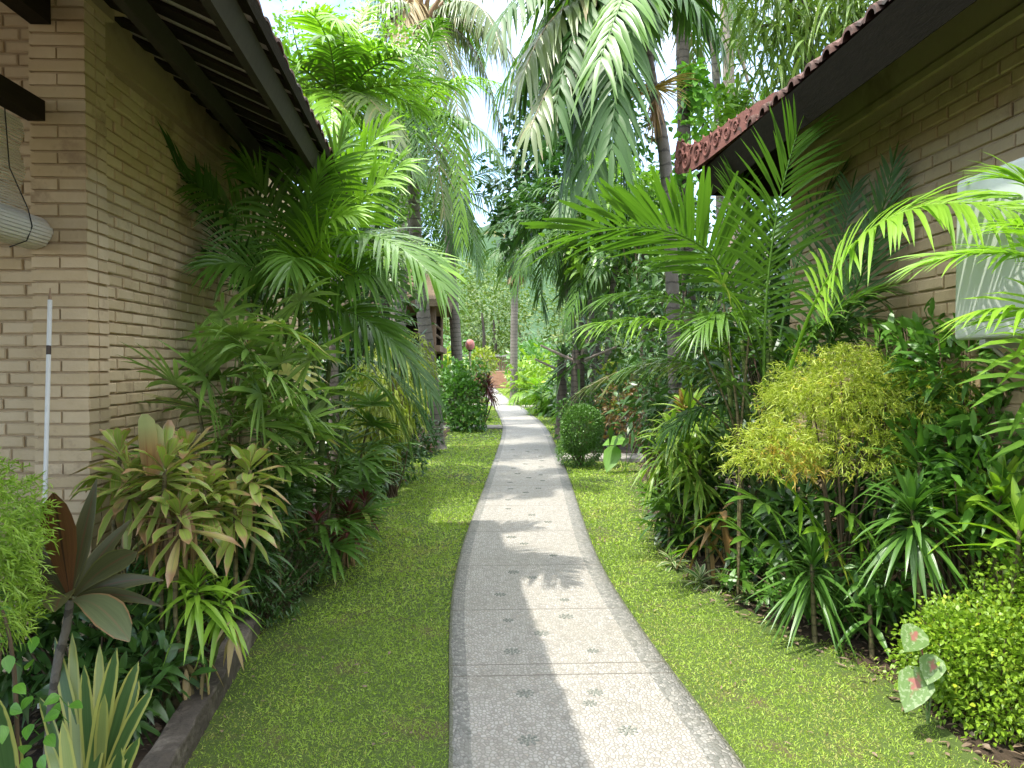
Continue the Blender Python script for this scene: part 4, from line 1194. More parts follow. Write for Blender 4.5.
def left_near():
    rg = np.random.default_rng(101)
    # feathery lime bush at the frame edge
    c = P(-30, 545, 2.55)
    root = thing('feathery_shrub', 'feathery bright lime green shrub at the left edge in front of the brick wall', 'shrub', gz(c))
    mb = MB()
    feather_geo(mb, rg, 700, c + A(-.02, 0, .02), (.19, .2, .22), L=.04, W=.0062, per=11, ms=.08)
    feather_geo(mb, rg, 420, c + A(-.06, .03, -.2), (.18, .2, .16), L=.04, W=.0062, per=11, ms=.08)
    mb.build('foliage', M['aralia_gr'], root)
    mb = MB(); twigs_geo(mb, rg, gz(c), c, (.18, .2, .2), 9, .008); mb.build('stem', M['twig'], root)

    # dark ti plant: every leaf its own part
    c = P(70, 600, 2.85)
    root = thing('ti_plant', 'dark ti plant with one brown upright leaf and broad drooping blades', 'plant', gz(P(48, 720, 2.85)))
    stem(root, [gz(P(44, 720, 2.85)), P(56, 672, 2.85), P(66, 630, 2.85), c], .017, .013, M['bark_grey'], ring=.12)
    def tl(px, py, dy, L, W, mat, droop=.25, base=None, up=A(0, -1, .25), fold=.25):
        b = c if base is None else base
        e = P(px, py, 2.85 + dy)
        d = e - b
        # the leaf ends near the named point after it droops
        L0 = np.linalg.norm(d) * 1.02
        d = d + A(0, 0, droop * L0 * .9)
        one_leaf(root, b + nrm(d) * .03, d, up, L0, W, mat, droop, fold, 'obov' if W > .085 else 'lance', pet=b)
    tl(55, 500, -.10, .4, .135, M['ti_brown'], .02, fold=.12)
    tl(96, 482, .12, .4, .085, M['ti_dark'], .05)
    tl(134, 515, .10, .4, .07, M['ti_dark'], .15)
    tl(142, 545, -.05, .4, .095, M['ti_dark'], .25)
    tl(165, 578, .05, .4, .075, M['ti_dark'], .3)
    tl(160, 606, -.02, .4, .06, M['ti_dark'], .35)
    tl(128, 640, -.22, .4, .125, M['ti_pale'], .45, up=A(.2, -.6, 1))
    tl(52, 608, -.22, .4, .105, M['ti_dark'], .6, up=A(0, -.5, 1))
    tl(20, 560, .05, .4, .09, M['ti_dark'], .3)
    tl(30, 530, .15, .4, .09, M['ti_dark'], .15)
    tl(10, 590, -.1, .4, .09, M['ti_dark'], .4)
    tl(80, 540, .3, .4, .08, M['ti_brown'], .1)
    tl(112, 560, .34, .4, .08, M['ti_dark'], .2)

    # faded ti / croton clump with an orange bract
    c0 = P(160, 485, 3.45)
    root = thing('ti_plant', 'big clump of faded green and tan ti leaves with an orange brown bract on top', 'plant', gz(P(150, 690, 3.45)))
    heads = [(250, 470, .3, 18), (120, 455, .2, 16), (165, 470, 0, 30), (205, 490, .12, 26), (130, 478, .05, 22), (235, 505, .18, 20), (185, 455, .25, 22), (180, 515, -.08, 18)]
    for k, (px, py, dy, n) in enumerate(heads):
        h = P(px, py, 3.45 + dy)
        stem(root, [gz(P(150 + 7 * k, 690, 3.45 + dy)), P(px - 4, py + 110, 3.45 + dy), h], .012, .009, M['cane'], ring=.12)
        rosette(root, h, int(n * 1.7), .235, .052, M['croton'], rg, e_lo=-28, e_hi=66, droop=.36, prof='obov', zspan=.14, fold=.35, wave=.05)
    b = P(148, 465, 3.40)
    for k, (dx, L, mt) in enumerate(((0, .29, 'bract'), (.6, .24, 'bract'), (-.5, .2, 'bract'), (.9, .26, 'croton'))):
        one_leaf(root, b + A(.012 * k, .01 * k, -.05), A(.10 * dx, .12 * (k - 1), 1), A(0, -1, 0), L, .085 - .008 * k, M[mt], .02, -.55, 'clip', rnd=.3 + .1 * k, name='bract')
    mb = MB()   # hanging dead skirt
    for k in range(3):
        h = P(150 + 18 * k, 505, 3.4)
        rosette_geo(mb, h, 16, .2, .03, rg, e_lo=-85, e_hi=-55, droop=.5, fold=.4, zspan=.1)
    mb.build('dead_leaves', M['dry'], root)

    # light green dracaena heads
    root = thing('dracaena', 'lime green dracaena tuft with pale withered lower leaves above the dark kerb', 'plant', gz(P(170, 680, 3.4)))
    for k, (px, py, dy, n) in enumerate(((196, 588, 0, 46), (176, 560, .12, 30), (222, 600, .08, 30))):
        h = P(px, py, 3.4 + dy)
        stem(root, [gz(P(160 + 14 * k, 690, 3.4 + dy)), P(px - 8, py + 60, 3.4 + dy), h], .011, .008, M['cane_green'])
        rosette(root, h, n, .235, .03, M['drac_lime'], rg, e_lo=-35, e_hi=80, droop=.55, zspan=.09)
    mb = MB(); 
    for px, py in ((232, 622), (205, 655), (186, 660)):
        rosette_geo(mb, P(px, py, 3.35), 5, .15, .028, rg, e_lo=-85, e_hi=-50, droop=.3, fold=.5)
    mb.build('dead_leaves', M['palm_dry'], root)

    # snake plants, leaf by leaf
    def snake(lab, cpx, cpy, Y, ls):
        cb = gz(G(cpx, cpy)) if False else gz(P(cpx, cpy, Y))
        root = thing('snake_plant', lab, 'plant', cb, 'snake plants in the left bed')
        for (bx, tx, ty, dy, W, fold, rn) in ls:
            b = cb + A(bx, rg.normal(0, .05), -.01)
            e = P(tx, ty, Y + dy)
            m = (b + e) / 2
            d = e - b; L = np.linalg.norm(d)
            dr = .3 if abs(tx - cpx) > 45 else .06
            one_leaf(root, b, d + A(0, 0, dr * L), A(.3, -1, .1), L * 1.03, W, M['snake'], dr, fold, 'snake', rn, seg=10)
    snake('tall snake plant with yellow margined blades leaning right in the left bed', 90, 800, 2.75,
          [(0, 118, 642, .0, .062, .35, .3), (.03, 168, 643, .05, .05, .4, .4), (-.02, 54, 632, .15, .05, .3, .3), (.02, 100, 640, .25, .045, .3, .85), (.02, 150, 605, .1, .055, .3, .2),
           (-.03, 72, 628, .2, .045, .3, .9), (.0, 84, 660, .02, .05, .3, .35), (.05, 146, 640, .3, .05, .3, .2), (-.04, 32, 660, .2, .04, .3, .5), (.01, 105, 690, -.1, .045, .3, .95)])
    snake('low snake plant with twisted yellow edged blades at the bottom left', 88, 815, 2.5,
          [(0, 142, 706, .0, .06, .4, .3), (.03, 152, 690, -.05, .05, .4, .4), (-.02, 36, 690, .05, .04, .3, .9), (.02, 122, 745, -.15, .06, .4, .3), (0, 62, 716, .0, .05, .35, .95)])
    snake('snake plant with one broad pale edged blade at the bottom left corner', 2, 815, 2.5,
          [(0, -4, 690, .0, .075, .3, .3), (.03, 14, 720, .08, .06, .3, .2), (-.05, -30, 670, .1, .06, .3, .4)])

    # climbing vine leaves
    root = thing('vine', 'small round leaved green vine climbing in the bottom left corner', 'vine', gz(P(15, 790, 2.55)))
    pts = [gz(P(18, 790, 2.55)), P(16, 700, 2.55), P(10, 640, 2.5), P(2, 610, 2.5)]
    stem(root, pts, .008, .005, M['twig'], n=14)
    mb = MB(); 
    for px, py in ((12, 612), (8, 655), (32, 664), (14, 686), (32, 696), (10, 708), (30, 724), (52, 708), (60, 712), (26, 745), (46, 736), (8, 640), (36, 636), (22, 760), (70, 704), (60, 696), (2, 725), (40, 757)):
        b = P(px, py, 2.5 + rg.uniform(-.08, .1))
        leaves(mb, b, nrm(A(rg.normal(0, .6), -.4, rg.normal(-.1, .3))), A(0, -.7, .7) + rg.normal(0, .25, 3), .05, .042, 5, .25, .18, 'ovate', rg.random())
        tube(mb, bez(b + A(rg.normal(0, .02), .03, -.05), b + A(0, .01, -.02), b, 4), .0014, 4, 0, .3, cap=False)
    mb.build('foliage', M['vine'], root)

    shrub('leafy_shrub', 'dark leafy undergrowth behind the snake plants at the foot of the pier', 'shrub', gz(P(90, 690, 3.45)),
          [(P(60, 640, 3.5), (.25, .15, .25)), (P(120, 620, 3.5), (.25, .2, .25)), (P(150, 670, 3.3), (.2, .2, .16)), (P(10, 650, 3.4), (.2, .15, .3)), (P(100, 700, 3.1), (.25, .15, .12))], M['shrub_dk'], rg, L=.16, W=.04, n=900, prof='lance', shell=.2, up=.5, droop=.4)
    # fine dark ground shrub beyond the kerb
    c = P(262, 590, 4.7)
    shrub('ground_shrub', 'low wispy dark green shrub in the shade past the end of the kerb', 'shrub', gz(c),
          [(P(265, 600, 4.7), (.24, .3, .16)), (P(300, 565, 5.2), (.22, .3, .2)), (P(250, 560, 4.6), (.2, .25, .22))], M['shrub_dk'], rg, L=.05, W=.012, n=3200, prof='lance', shell=.2, tw=14, twr=.005)
    # filler dark foliage between ti clump and wall
    shrub('leafy_shrub', 'dark narrow leaved shrub filling the shade behind the faded ti leaves', 'shrub', gz(P(215, 600, 4.4)),
          [(P(215, 545, 4.4), (.33, .35, .33)), (P(255, 500, 4.8), (.3, .35, .3)), (P(165, 590, 4.0), (.2, .25, .3))], M['shrub_dk'], rg, L=.17, W=.028, n=1500, prof='lance', shell=.15, up=.1, droop=.5)

    # maroon spiky plants with dry skirts
    for px, py, Y, n, s, lab in ((348, 515, 5.9, 60, .23, 'bushy maroon spiky plant at the edge of the left lawn'), (316, 522, 5.4, 30, .17, 'small reddish spiky plant half hidden beside the bushy maroon one')):
        c = P(px, py, Y)
        root = thing('maroon_cordyline', lab, 'plant', gz(c), 'maroon spiky plants left of the lawn')
        stem(root, [gz(c), c], .02, .014, M['twig'])
        rosette(root, c, n, s, .026, M['maroon'], rg, e_lo=-35, e_hi=75, droop=.35, zspan=.16)
        if n > 40:
            rosette(root, c + A(.12, .1, .08), 40, s * .8, .024, M['maroon'], rg, e_lo=-30, e_hi=75, droop=.35, zspan=.14)
            mb = MB(); rosette_geo(mb, c - A(0, 0, .10), 30, .24, .03, rg, e_lo=-88, e_hi=-55, droop=.3, fold=.4, zspan=.1); mb.build('dead_leaves', M['dry'], root)
left_near()

def left_mid():
    rg = np.random.default_rng(202)
    # lady palms by the wall
    root = thing('lady_palm', 'large clump of pale tipped lady palm fans in front of the left brick wall', 'palm', gz(P(235, 560, 4.6)))
    bases = [gz(P(px, 560, Y)) for px, Y in ((225, 4.3), (250, 4.6), (215, 4.7), (280, 4.8), (240, 5.1))]
    lady_palm(root, bases, rg, M['rhapis_lt'], canes=(1.35, 1.75), fans=9, L=.42, W=.036, nleaf=10, pet=.26, lean=.10, zlow=.4, face=-1.2)
    # explicit bright fans facing the camera
    for (hx, hy, Y, n, tilt) in ((250, 352, 4.15, 11, -.35), (222, 318, 4.3, 9, .4), (208, 380, 4.1, 8, -.6), (285, 330, 4.4, 10, -.2), (262, 395, 4.2, 8, -1.0), (300, 300, 4.7, 9, .2), (275, 375, 4.2, 10, -.3), (240, 335, 4.1, 10, .0), (310, 360, 4.6, 9, .2), (295, 410, 4.5, 9, -.2), (330, 395, 5.0, 9, .1)):
        h = P(hx, hy, Y)
        mb = MB(); fan_geo(mb, h + A(.02, .35, -.22), h, nrm(A(tilt * .4, -1.0, .5)), n + 3, .44, .038, rg, spread=230, droop=.38)
        mb.build('fan_leaf', M['rhapis_lt'], root)
    root = thing('lady_palm', 'deep green lady palm clump in shade between pale fans and the lawn', 'palm', gz(P(320, 510, 5.8)))
    bases = [gz(P(px, 510, Y)) for px, Y in ((300, 5.4), (325, 5.8), (340, 6.3), (285, 5.9), (352, 6.9), (310, 6.6))]
    lady_palm(root, bases, rg, M['rhapis'], canes=(.7, 1.25), fans=9, L=.40, W=.034, nleaf=10, pet=.26, lean=.12, zlow=.25, face=-.6)
    root = thing('lady_palm', 'dark lady palm thicket behind the others touching the left eaves', 'palm', gz(P(260, 500, 6.2)))
    bases = [gz(P(px, 500, Y)) for px, Y in ((235, 5.9), (262, 6.2), (290, 6.8), (245, 6.8))]
    lady_palm(root, bases, rg, M['rhapis'], canes=(1.6, 2.4), fans=10, L=.46, W=.038, nleaf=10, pet=.3, lean=.08, zlow=.35)

    # areca clump leaning out over the lawn
    b = gz(P(300, 495, 6.3))
    root = thing('areca_palm', 'arching areca palm clump reaching out over the lawn from the left wall', 'palm', b)
    def fr(p0, p1, p2, n, LL, LW, mat, **kw): frond(root, P(*p0), P(*p1), P(*p2), int(n * 1.35), LL * 1.22, LW * .7, M[mat], rg, **{**dict(a0=62, a1=20), **kw})
    for (px, Y, tx, ty) in ((298, 6.2, 285, 300), (308, 6.5, 318, 290), (290, 6.7, 262, 290), (316, 6.3, 330, 360), (302, 6.9, 300, 260)):
        stem(root, [gz(P(px, 495, Y)), P((px + tx) / 2, (495 + ty) / 2, Y), P(tx, ty, Y)], .03, .018, M['cane_green'], n=16, sides=8)
    fr((265, 330, 5.8), (215, 190, 5.3), (130, 117, 4.8), 26, .40, .034, 'palm_deep', vee=.25, droop=.25, a0=38, a1=14)
    fr((310, 300, 6.0), (318, 200, 5.9), (385, 128, 5.6), 24, .44, .05, 'palm_lime', vee=.3, droop=.3, face=(.3, -.8, .6))
    fr((325, 300, 5.9), (345, 190, 5.7), (405, 165, 5.5), 22, .42, .045, 'palm_lime', vee=.3, droop=.4, face=(.3, -.8, .6))
    fr((300, 270, 5.9), (320, 175, 5.7), (345, 140, 5.5), 22, .42, .045, 'palm_mid', vee=.3, droop=.3, face=(.3, -.8, .6))
    fr((300, 280, 6.2), (360, 185, 5.6), (445, 290, 5.0), 34, .48, .046, 'palm_mid', vee=.25, droop=.4, roll=-.25)
    fr((300, 290, 6.2), (370, 232, 5.9), (440, 268, 5.4), 32, .46, .044, 'palm_lime', vee=.3, droop=.3, roll=-.3)
    fr((305, 350, 6.2), (372, 285, 5.9), (432, 395, 5.5), 30, .36, .04, 'palm_deep', vee=.2, droop=.45, roll=-.2)
    fr((312, 370, 6.3), (378, 330, 6.3), (425, 420, 6.2), 26, .34, .04, 'palm_deep', vee=.2, droop=.45)
    fr((290, 300, 6.4), (255, 190, 6.2), (235, 120, 6.0), 26, .38, .04, 'palm_deep', vee=.3, droop=.25)
    fr((300, 290, 6.5), (295, 180, 6.4), (270, 100, 6.4), 26, .36, .04, 'palm_deep', vee=.3, droop=.25)
    fr((310, 300, 6.6), (330, 200, 6.6), (345, 130, 6.6), 26, .38, .045, 'palm_mid', vee=.3, droop=.25)
    fr((300, 310, 6.0), (290, 230, 5.6), (325, 165, 5.2), 26, .34, .04, 'palm_mid', vee=.3, droop=.3)
    fr((285, 330, 6.1), (235, 260, 5.8), (190, 250, 5.5), 24, .34, .036, 'palm_deep', vee=.2, droop=.35)
    fr((320, 330, 6.7), (390, 215, 6.9), (418, 262, 6.9), 26, .4, .04, 'palm_mid', vee=.2, droop=.4)
    fr((325, 380, 6.6), (385, 350, 6.8), (410, 450, 6.8), 24, .32, .04, 'palm_mid', vee=.2, droop=.45)

    for (p1, p2, m) in (((255, 215, 5.5), (200, 185, 5.2), 'palm_mid'), ((280, 190, 5.6), (240, 165, 5.3), 'palm_mid'), ((310, 215, 5.5), (350, 215, 5.2), 'palm_lime'), ((260, 250, 5.4), (215, 265, 5.1), 'palm_mid'),
                        ((300, 230, 5.3), (290, 270, 5.0), 'palm_mid'), ((345, 250, 5.6), (395, 285, 5.3), 'palm_mid'), ((350, 290, 5.7), (400, 350, 5.5), 'palm_mid'), ((300, 170, 5.9), (290, 140, 5.7), 'palm_mid')):
        fr((300, 320, 5.9), p1, p2, 24, .42, .046, m, vee=.25, droop=.4, face=(.25, -.8, .6))
    # layered strappy shrubs along the bed, further on
    shrub('weeping_shrub', 'yellow green weeping shrub between the areca clump and the leaning palm trunk', 'shrub', gz(P(392, 470, 9.0)),
          [(P(385, 395, 8.8), (.45, .6, .6)), (P(405, 370, 9.6), (.4, .6, .6)), (P(372, 425, 8.6), (.35, .5, .5))], M['shrub_yel'], rg, L=.12, W=.028, n=3200, prof='lance', shell=.4, up=-.5, droop=.9, tw=10)
    shrub('leafy_shrub', 'dark green rounded shrub at the foot of the weeping yellow green shrub', 'shrub', gz(P(390, 478, 9.8)),
          [(P(385, 455, 9.6), (.5, .6, .35)), (P(412, 440, 10.6), (.45, .6, .4)), (P(368, 470, 8.8), (.35, .5, .3))], M['shrub_dk'], rg, L=.09, W=.035, n=2600, shell=.4)
    shrub('leafy_shrub', 'bright low broad leaved shrub at the lawn edge before the maroon plant', 'shrub', gz(P(350, 500, 7.2)),
          [(P(355, 495, 7.2), (.25, .4, .22)), (P(345, 480, 7.4), (.25, .4, .25))], M['shrub_mid'], rg, L=.15, W=.045, n=420, shell=.3, prof='lance')
    for px, py, Y, lab in ((395, 468, 10.2, 'dry brownish maroon spiky plant near the bend of the lawn'), (428, 432, 13.6, 'maroon spiky plant against the foot of the leaning palm')):
        c = P(px, py, Y)
        root = thing('maroon_cordyline', lab, 'plant', gz(c), 'maroon spiky plants left of the lawn')
        stem(root, [gz(c), c], .02, .014, M['twig'])
        rosette(root, c, 46, .36, .035, M['maroon'], rg, e_lo=-50, e_hi=75, droop=.45, zspan=.2)
        mb = MB(); rosette_geo(mb, c - A(0, 0, .10), 22, .3, .035, rg, e_lo=-85, e_hi=-40, droop=.3, fold=.4, zspan=.1); mb.build('dead_leaves', M['dry'], root)
    # wall of dark growth behind, hides the end of the bungalow
    shrub('leafy_shrub', 'tall dark shrub growing past the far end of the left bungalow', 'shrub', gz(P(350, 430, 11)),
          [(P(345, 330, 10.5), (.9, .9, 1.2)), (P(330, 230, 10.5), (.9, .9, 1.0)), (P(340, 400, 10.5), (.7, .8, .8))], M['shrub_dk'], rg, L=.2, W=.07, n=3800, shell=.35, droop=.5, clump=12)
left_mid()

def left_trees():
    rg = np.random.default_rng(303)
    # sunlit arching palm above the left eaves
    b = gz(P(335, 430, 9.5)); c = P(338, 105, 9.5)
    root = thing('feather_palm', 'sunlit yellow green palm arching above the end of the left roof', 'palm', b)
    trunk(root, [b, P(333, 300, 9.5), c], .07, .05, M['bark_grey'])
    def fr(p1, p2, mat='palm_lime', n=34, LL=.55, LW=.05, **kw):
        frond(root, c, P(*p1), P(*p2), n, LL, LW, M[mat], rg, r0=.02, seg=4, **kw)
    fr((330, 10, 9.3), (300, 10, 8.6), vee=.2, droop=.35)
    fr((350, 10, 9.0), (335, 20, 8.2), vee=.15, droop=.4, roll=.5)
    fr((320, 40, 9.2), (285, 75, 8.9), vee=.2, droop=.4)
    fr((365, 30, 9.3), (400, 50, 8.9), vee=.2, droop=.4)
    fr((370, 75, 9.2), (440, 90, 8.9), vee=.2, droop=.4)
    fr((360, 70, 9.0), (395, 135, 8.3), vee=.2, droop=.5, mat='palm_grey')
    fr((330, 70, 9.0), (330, 130, 8.2), vee=.2, droop=.5)
    fr((318, 70, 9.8), (280, 110, 10.2), vee=.2, droop=.5)
    fr((350, 40, 10), (372, -5, 10.5), vee=.2, droop=.4)
    fr((372, 110, 9.4), (412, 170, 9.0), vee=.2, droop=.5, mat='palm_mid')
    for k in range(8):
        a = k * .8
        frond(root, c, c + A(.7 * math.cos(a), .7 * math.sin(a), .55), c + A(1.4 * math.cos(a), 1.4 * math.sin(a), .25), 26, .5, .05, M['palm_mid'], rg, droop=.45, r0=.018)
    leafy_tree('leafy_tree', 'light green small leaved tree behind the sunlit palm above the left roof', gz(P(300, 430, 12.5)), [gz(P(300, 430, 12.5)), P(305, 300, 12.5), P(315, 190, 12.5)], .11,
               [(P(318, 110, 12.5), (1.1, 1.1, 1.0)), (P(385, 150, 13), (1.1, 1.1, 1.1)), (P(345, 165, 12.2), (.9, 1, .8)), (P(375, 60, 13.2), (.9, 1, .9)), (P(300, 60, 13), (.9, .9, .8))], M['tree_lt'], rg, L=.13, W=.05, n=6500)
    leafy_tree('leafy_tree', 'dense mid green tree behind the bend at left under the tall coconut', gz(P(380, 420, 16)), [gz(P(380, 420, 16)), P(385, 320, 16), P(385, 230, 16)], .13,
               [(P(380, 220, 16), (1.2, 1.2, 1.3)), (P(400, 170, 17), (1.2, 1.2, 1.3)), (P(350, 260, 15), (1, 1, 1)), (P(392, 110, 17), (1.0, 1.1, 1.0))], M['tree_mid'], rg, L=.16, W=.065, n=5500)

    # leaning palm beside the path
    root = thing('coconut_palm', 'leaning grey trunked palm beside the path with arching yellowish fronds', 'palm', gz(P(436, 449, 14.3)))
    pts = [gz(P(436, 449, 14.3)), P(433, 400, 14.3), P(424, 320, 14.2), P(416, 240, 14.0), P(411, 130, 13.6)]
    trunk(root, pts, .155, .10, M['bark_grey'], 12)
    c = pts[-1]
    def fr2(p1, p2, mat, n=36, LL=.62, LW=.045, **kw):
        frond(root, c, P(*p1), P(*p2), n, LL, LW, M[mat], rg, r0=.028, **{**dict(vee=.1, droop=.6), **kw})
    fr2((455, 55, 13.2), (462, 240, 12.6), 'palm_lime', n=46, roll=-.3)
    fr2((440, 60, 13.4), (505, 85, 12.8), 'palm_lime', n=40)
    fr2((470, 90, 13), (500, 165, 12.6), 'palm_mid', n=40)
    fr2((400, 50, 13.6), (372, 120, 13.6), 'palm_mid')
    fr2((385, 80, 13.4), (345, 170, 13.2), 'palm_grey')
    fr2((410, 60, 13.0), (420, 175, 11.9), 'palm_deep')
    fr2((430, 80, 13.0), (445, 215, 12.5), 'palm_grey')
    fr2((410, 70, 14.6), (420, 140, 15.8), 'palm_mid')
    fr2((390, 95, 13.0), (385, 230, 12.6), 'palm_mid')
    fr2((425, 40, 13.6), (440, 20, 13.2), 'palm_mid')
    # second palm, straight grey trunk behind
    root = thing('coconut_palm', 'straight pale trunked palm with dark hanging fronds behind the leaning palm', 'palm', gz(P(458, 415, 24)))
    pts = [gz(P(460, 415, 24)), P(456, 340, 24), P(451, 270, 24), P(447, 195, 24)]
    trunk(root, pts, .19, .13, M['bark_grey'], 12)
    crown(root, pts[-1], 20, 3.0, [M['palm_deep'], M['palm_mid']], .75, .055, rg, pairs=34, e_hi=70, e_lo=-45, drop=.75, droop=.8, mat_w=[.75, .25], r0=.03)
    # tall coconut
    root = thing('coconut_palm', 'tallest coconut palm with brown crown heart and greyish drooping fronds', 'palm', gz(P(396, 420, 21)))
    pts = [gz(P(396, 420, 21)), P(399, 300, 21), P(410, 160, 20.5), P(421, 25, 20)]
    trunk(root, pts, .24, .16, M['bark_grey'], 12)
    c = pts[-1]
    mb = MB()
    for k in range(14):
        a = k * 2.4; d = A(math.cos(a), math.sin(a), .9)
        tube(mb, bez(c - A(0, 0, .5), c + d * .25, c + d * .62, 6), np.linspace(.15, .05, 6), 6, rnd=rg.random())
    mb.build('crown_heart', M['dry'], root)
    def fr3(p1, p2, mat='palm_grey', **kw):
        frond(root, c, P(*p1), P(*p2), 60, .95, .06, M[mat], rg, r0=.045, seg=4, **{**dict(vee=-.05, droop=1.1, a0=80, a1=30), **kw})
    fr3((455, -10, 19), (462, 190, 17.2)); fr3((400, -30, 19.6), (335, 40, 18.5)); fr3((385, -20, 20), (345, 110, 19.5))
    fr3((480, -30, 19.6), (500, 45, 18)); fr3((500, -10, 20), (548, 130, 19.5)); fr3((440, -5, 18.8), (432, 120, 17.4))
    fr3((470, -60, 20.5), (530, -10, 20.5)); fr3((450, -40, 21.5), (480, 60, 23), 'palm_mid'); fr3((400, -50, 21), (370, -10, 22), 'palm_mid')
    fr3((480, 5, 20), (505, 150, 19.6), 'palm_grey'); fr3((410, -40, 20), (395, 60, 18.5), 'palm_dry')
    # dangling spathe
    mb = MB()
    tube(mb, bez(c - A(0, 0, .1), P(395, 25, 19.6), P(403, 60, 19.5), 12), np.linspace(.05, .02, 12), 6); mb.build('spathe', M['dry'], root)
left_trees()

def left_far():
    rg = np.random.default_rng(404)
    shrub('leafy_shrub', 'glossy dark green bush beside the path just past the leaning palm', 'shrub', gz(P(462, 432, 18.4)),
          [(P(462, 402, 18.3), (.55, .6, .7)), (P(470, 380, 18.8), (.45, .5, .5)), (P(452, 385, 19), (.55, .5, .7)), (P(468, 420, 18.1), (.5, .5, .4))], M['shrub_mid'], rg, L=.15, W=.075, n=2300, shell=.5)
    c = P(483, 382, 19.0)
    root = thing('maroon_cordyline', 'tall dark maroon plant leaning over the path beside the glossy bush', 'plant', gz(c), 'maroon spiky plants left of the lawn')
    for q in range(5):
        h = c + A(rg.normal(0, .2), rg.normal(0, .2), rg.uniform(-.5, .25))
        stem(root, [gz(c), h - A(0, 0, .3), h], .02, .015, M['twig'])
        rosette(root, h, 34, .38, .05, M['maroon'], rg, e_lo=-40, e_hi=75, droop=.4, zspan=.2)
    shrub('croton_shrub', 'small yellow green bush behind the maroon plant by the far wall', 'shrub', gz(P(482, 385, 30)), [(P(482, 362, 30), (.55, .5, .6))], M['shrub_yel'], rg, L=.22, W=.08, n=520)
    # pinkish globe on a slim post
    g = P(470, 345, 26)
    M['pink'] = plain_mat('faded_pink_globe', (.46, .17, .15), (.56, .25, .21), rough=.5, scale=9, bump=.1, dirt=(.45, .32, .28))
    root = thing('globe_lamp', 'faded pink oval globe on a thin brown post left of the far path', 'lamp', gz(g))
    bm = bmesh.new(); bmesh.ops.create_uvsphere(bm, u_segments=24, v_segments=14, radius=1)
    for v in bm.verts:
        v.co = Vector((v.co.x * .165, v.co.y * .165, v.co.z * .20 + g[2]))
    me = bpy.data.meshes.new('globe'); bm.to_mesh(me); bm.free(); me.polygons.foreach_set('use_smooth', [True] * len(me.polygons)); me.materials.append(M['pink'])
    o = bpy.data.objects.new('globe', me); COL.objects.link(o); o.parent = root
    mb = MB(); tube(mb, np.linspace(A(g[0], g[1], 0), A(g[0], g[1], g[2] - .19), 6), [.05, .04, .04, .04, .04, .045], 10); mb.build('post', M['bark_pink'], root)
    mb = MB(); tube(mb, np.linspace(A(g[0], g[1], g[2] - .215), A(g[0], g[1], g[2] - .165), 3), [.07, .085, .07], 14); mb.build('collar', M['wood_dk'], root)

    # raised pavilion half hidden by the palms
    M['thatch'] = plain_mat('grey_brown_thatch', (.16, .115, .07), (.33, .25, .16), rough=.95, scale=4, bump=.9, bdist=.05, stretch=(1, 1, 8))
    M['woven'] = plain_mat('orange_woven_wall', (.34, .18, .07), (.48, .28, .12), rough=.8, scale=30, bump=.4)
    M['oldwood'] = plain_mat('weathered_brown_wood', (.12, .075, .045), (.24, .16, .1), rough=.8, scale=7, bump=.3)
    root = thing('pavilion', 'thatched raised pavilion with an orange woven wall behind the leaning palm', 'pavilion', A(-3.0, 23.5, 0))
    x0, x1, y0, y1 = -5.6, -1.35, 21.6, 25.6
    for x in (x0, (x0 + x1) / 2, x1):
        for y in (y0, y1):
            mb = MB(); tube(mb, np.linspace(A(x, y, 0), A(x, y, 3.75), 8), .085, 10); mb.build('post', M['oldwood'], root)
    mb = MB(); box(mb, (x0 - .2, y0 - .25, 2.02), (x1 + .2, y1 + .2, 2.2)); mb.build('floor', M['oldwood'], root, False)
    mb = MB(); box(mb, (x0, y0 + .12, 2.2), (x1 - 1.15, y0 + .17, 3.7)); mb.build('wall', M['woven'], root, False)
    mb = MB(); box(mb, (x0, y1 - .1, 0), (x1, y1, 3.7)); mb.build('dark_wall', M['wood_dk'], root, False)
    for z in (2.55, 2.85):
        mb = MB(); tube(mb, np.array([A(x1 - 1.1, y0, z), A(x1, y0, z)]), .04, 8); mb.build('rail', M['oldwood'], root)
        mb = MB(); tube(mb, np.array([A(x1, y0, z), A(x1, y1, z)]), .04, 8); mb.build('rail', M['oldwood'], root)
    mb = MB()
    e = [A(x0 - .5, y0 - .5, 3.5), A(x1 + .45, y0 - .5, 3.5), A(x1 + .45, y1 + .5, 3.5), A(x0 - .5, y1 + .5, 3.5)]
    rdg = [A(-3.7, 23.6, 5.6), A(-2.5, 23.6, 5.6)]
    dn = A(0, 0, -.2)
    V = np.array(e + rdg + [q + dn for q in e])
    mb.add(V, np.array([[0, 1, 5, 4], [2, 3, 4, 5]])); mb.add(V, np.array([[1, 2, 5], [3, 0, 4]]))
    mb.add(V, np.array([[6, 7, 1, 0], [7, 8, 2, 1], [8, 9, 3, 2], [9, 6, 0, 3], [9, 8, 7, 6]]))
    mb.build('roof', M['thatch'], root, False)

    # greenery on the left further along
    spec = [('broad green shrub under the raised pavilion', -1.9, 19.8, (.9, .9, .75), 'shrub_dk', .75), ('bushy green shrub before the pavilion posts', -3.2, 17.5, (1.3, 1.1, 1.2), 'shrub_mid', 1.1),
            ('dark hedge shrub left of the far lawn', -1.7, 26.5, (.8, 1.8, 1.0), 'shrub_mid', .9), ('light shrub near the far wall on the left', -1.6, 34, (.9, 3.0, 1.2), 'shrub_yel', 1.0),
            ('big shrub closing the far left end of the garden', -2.2, 45, (1.4, 4.0, 1.6), 'shrub_mid', 1.4), ('tall leafy shrub left of the leaning palm', -2.6, 13.6, (1.1, 1.2, 1.5), 'shrub_dk', 1.4)]
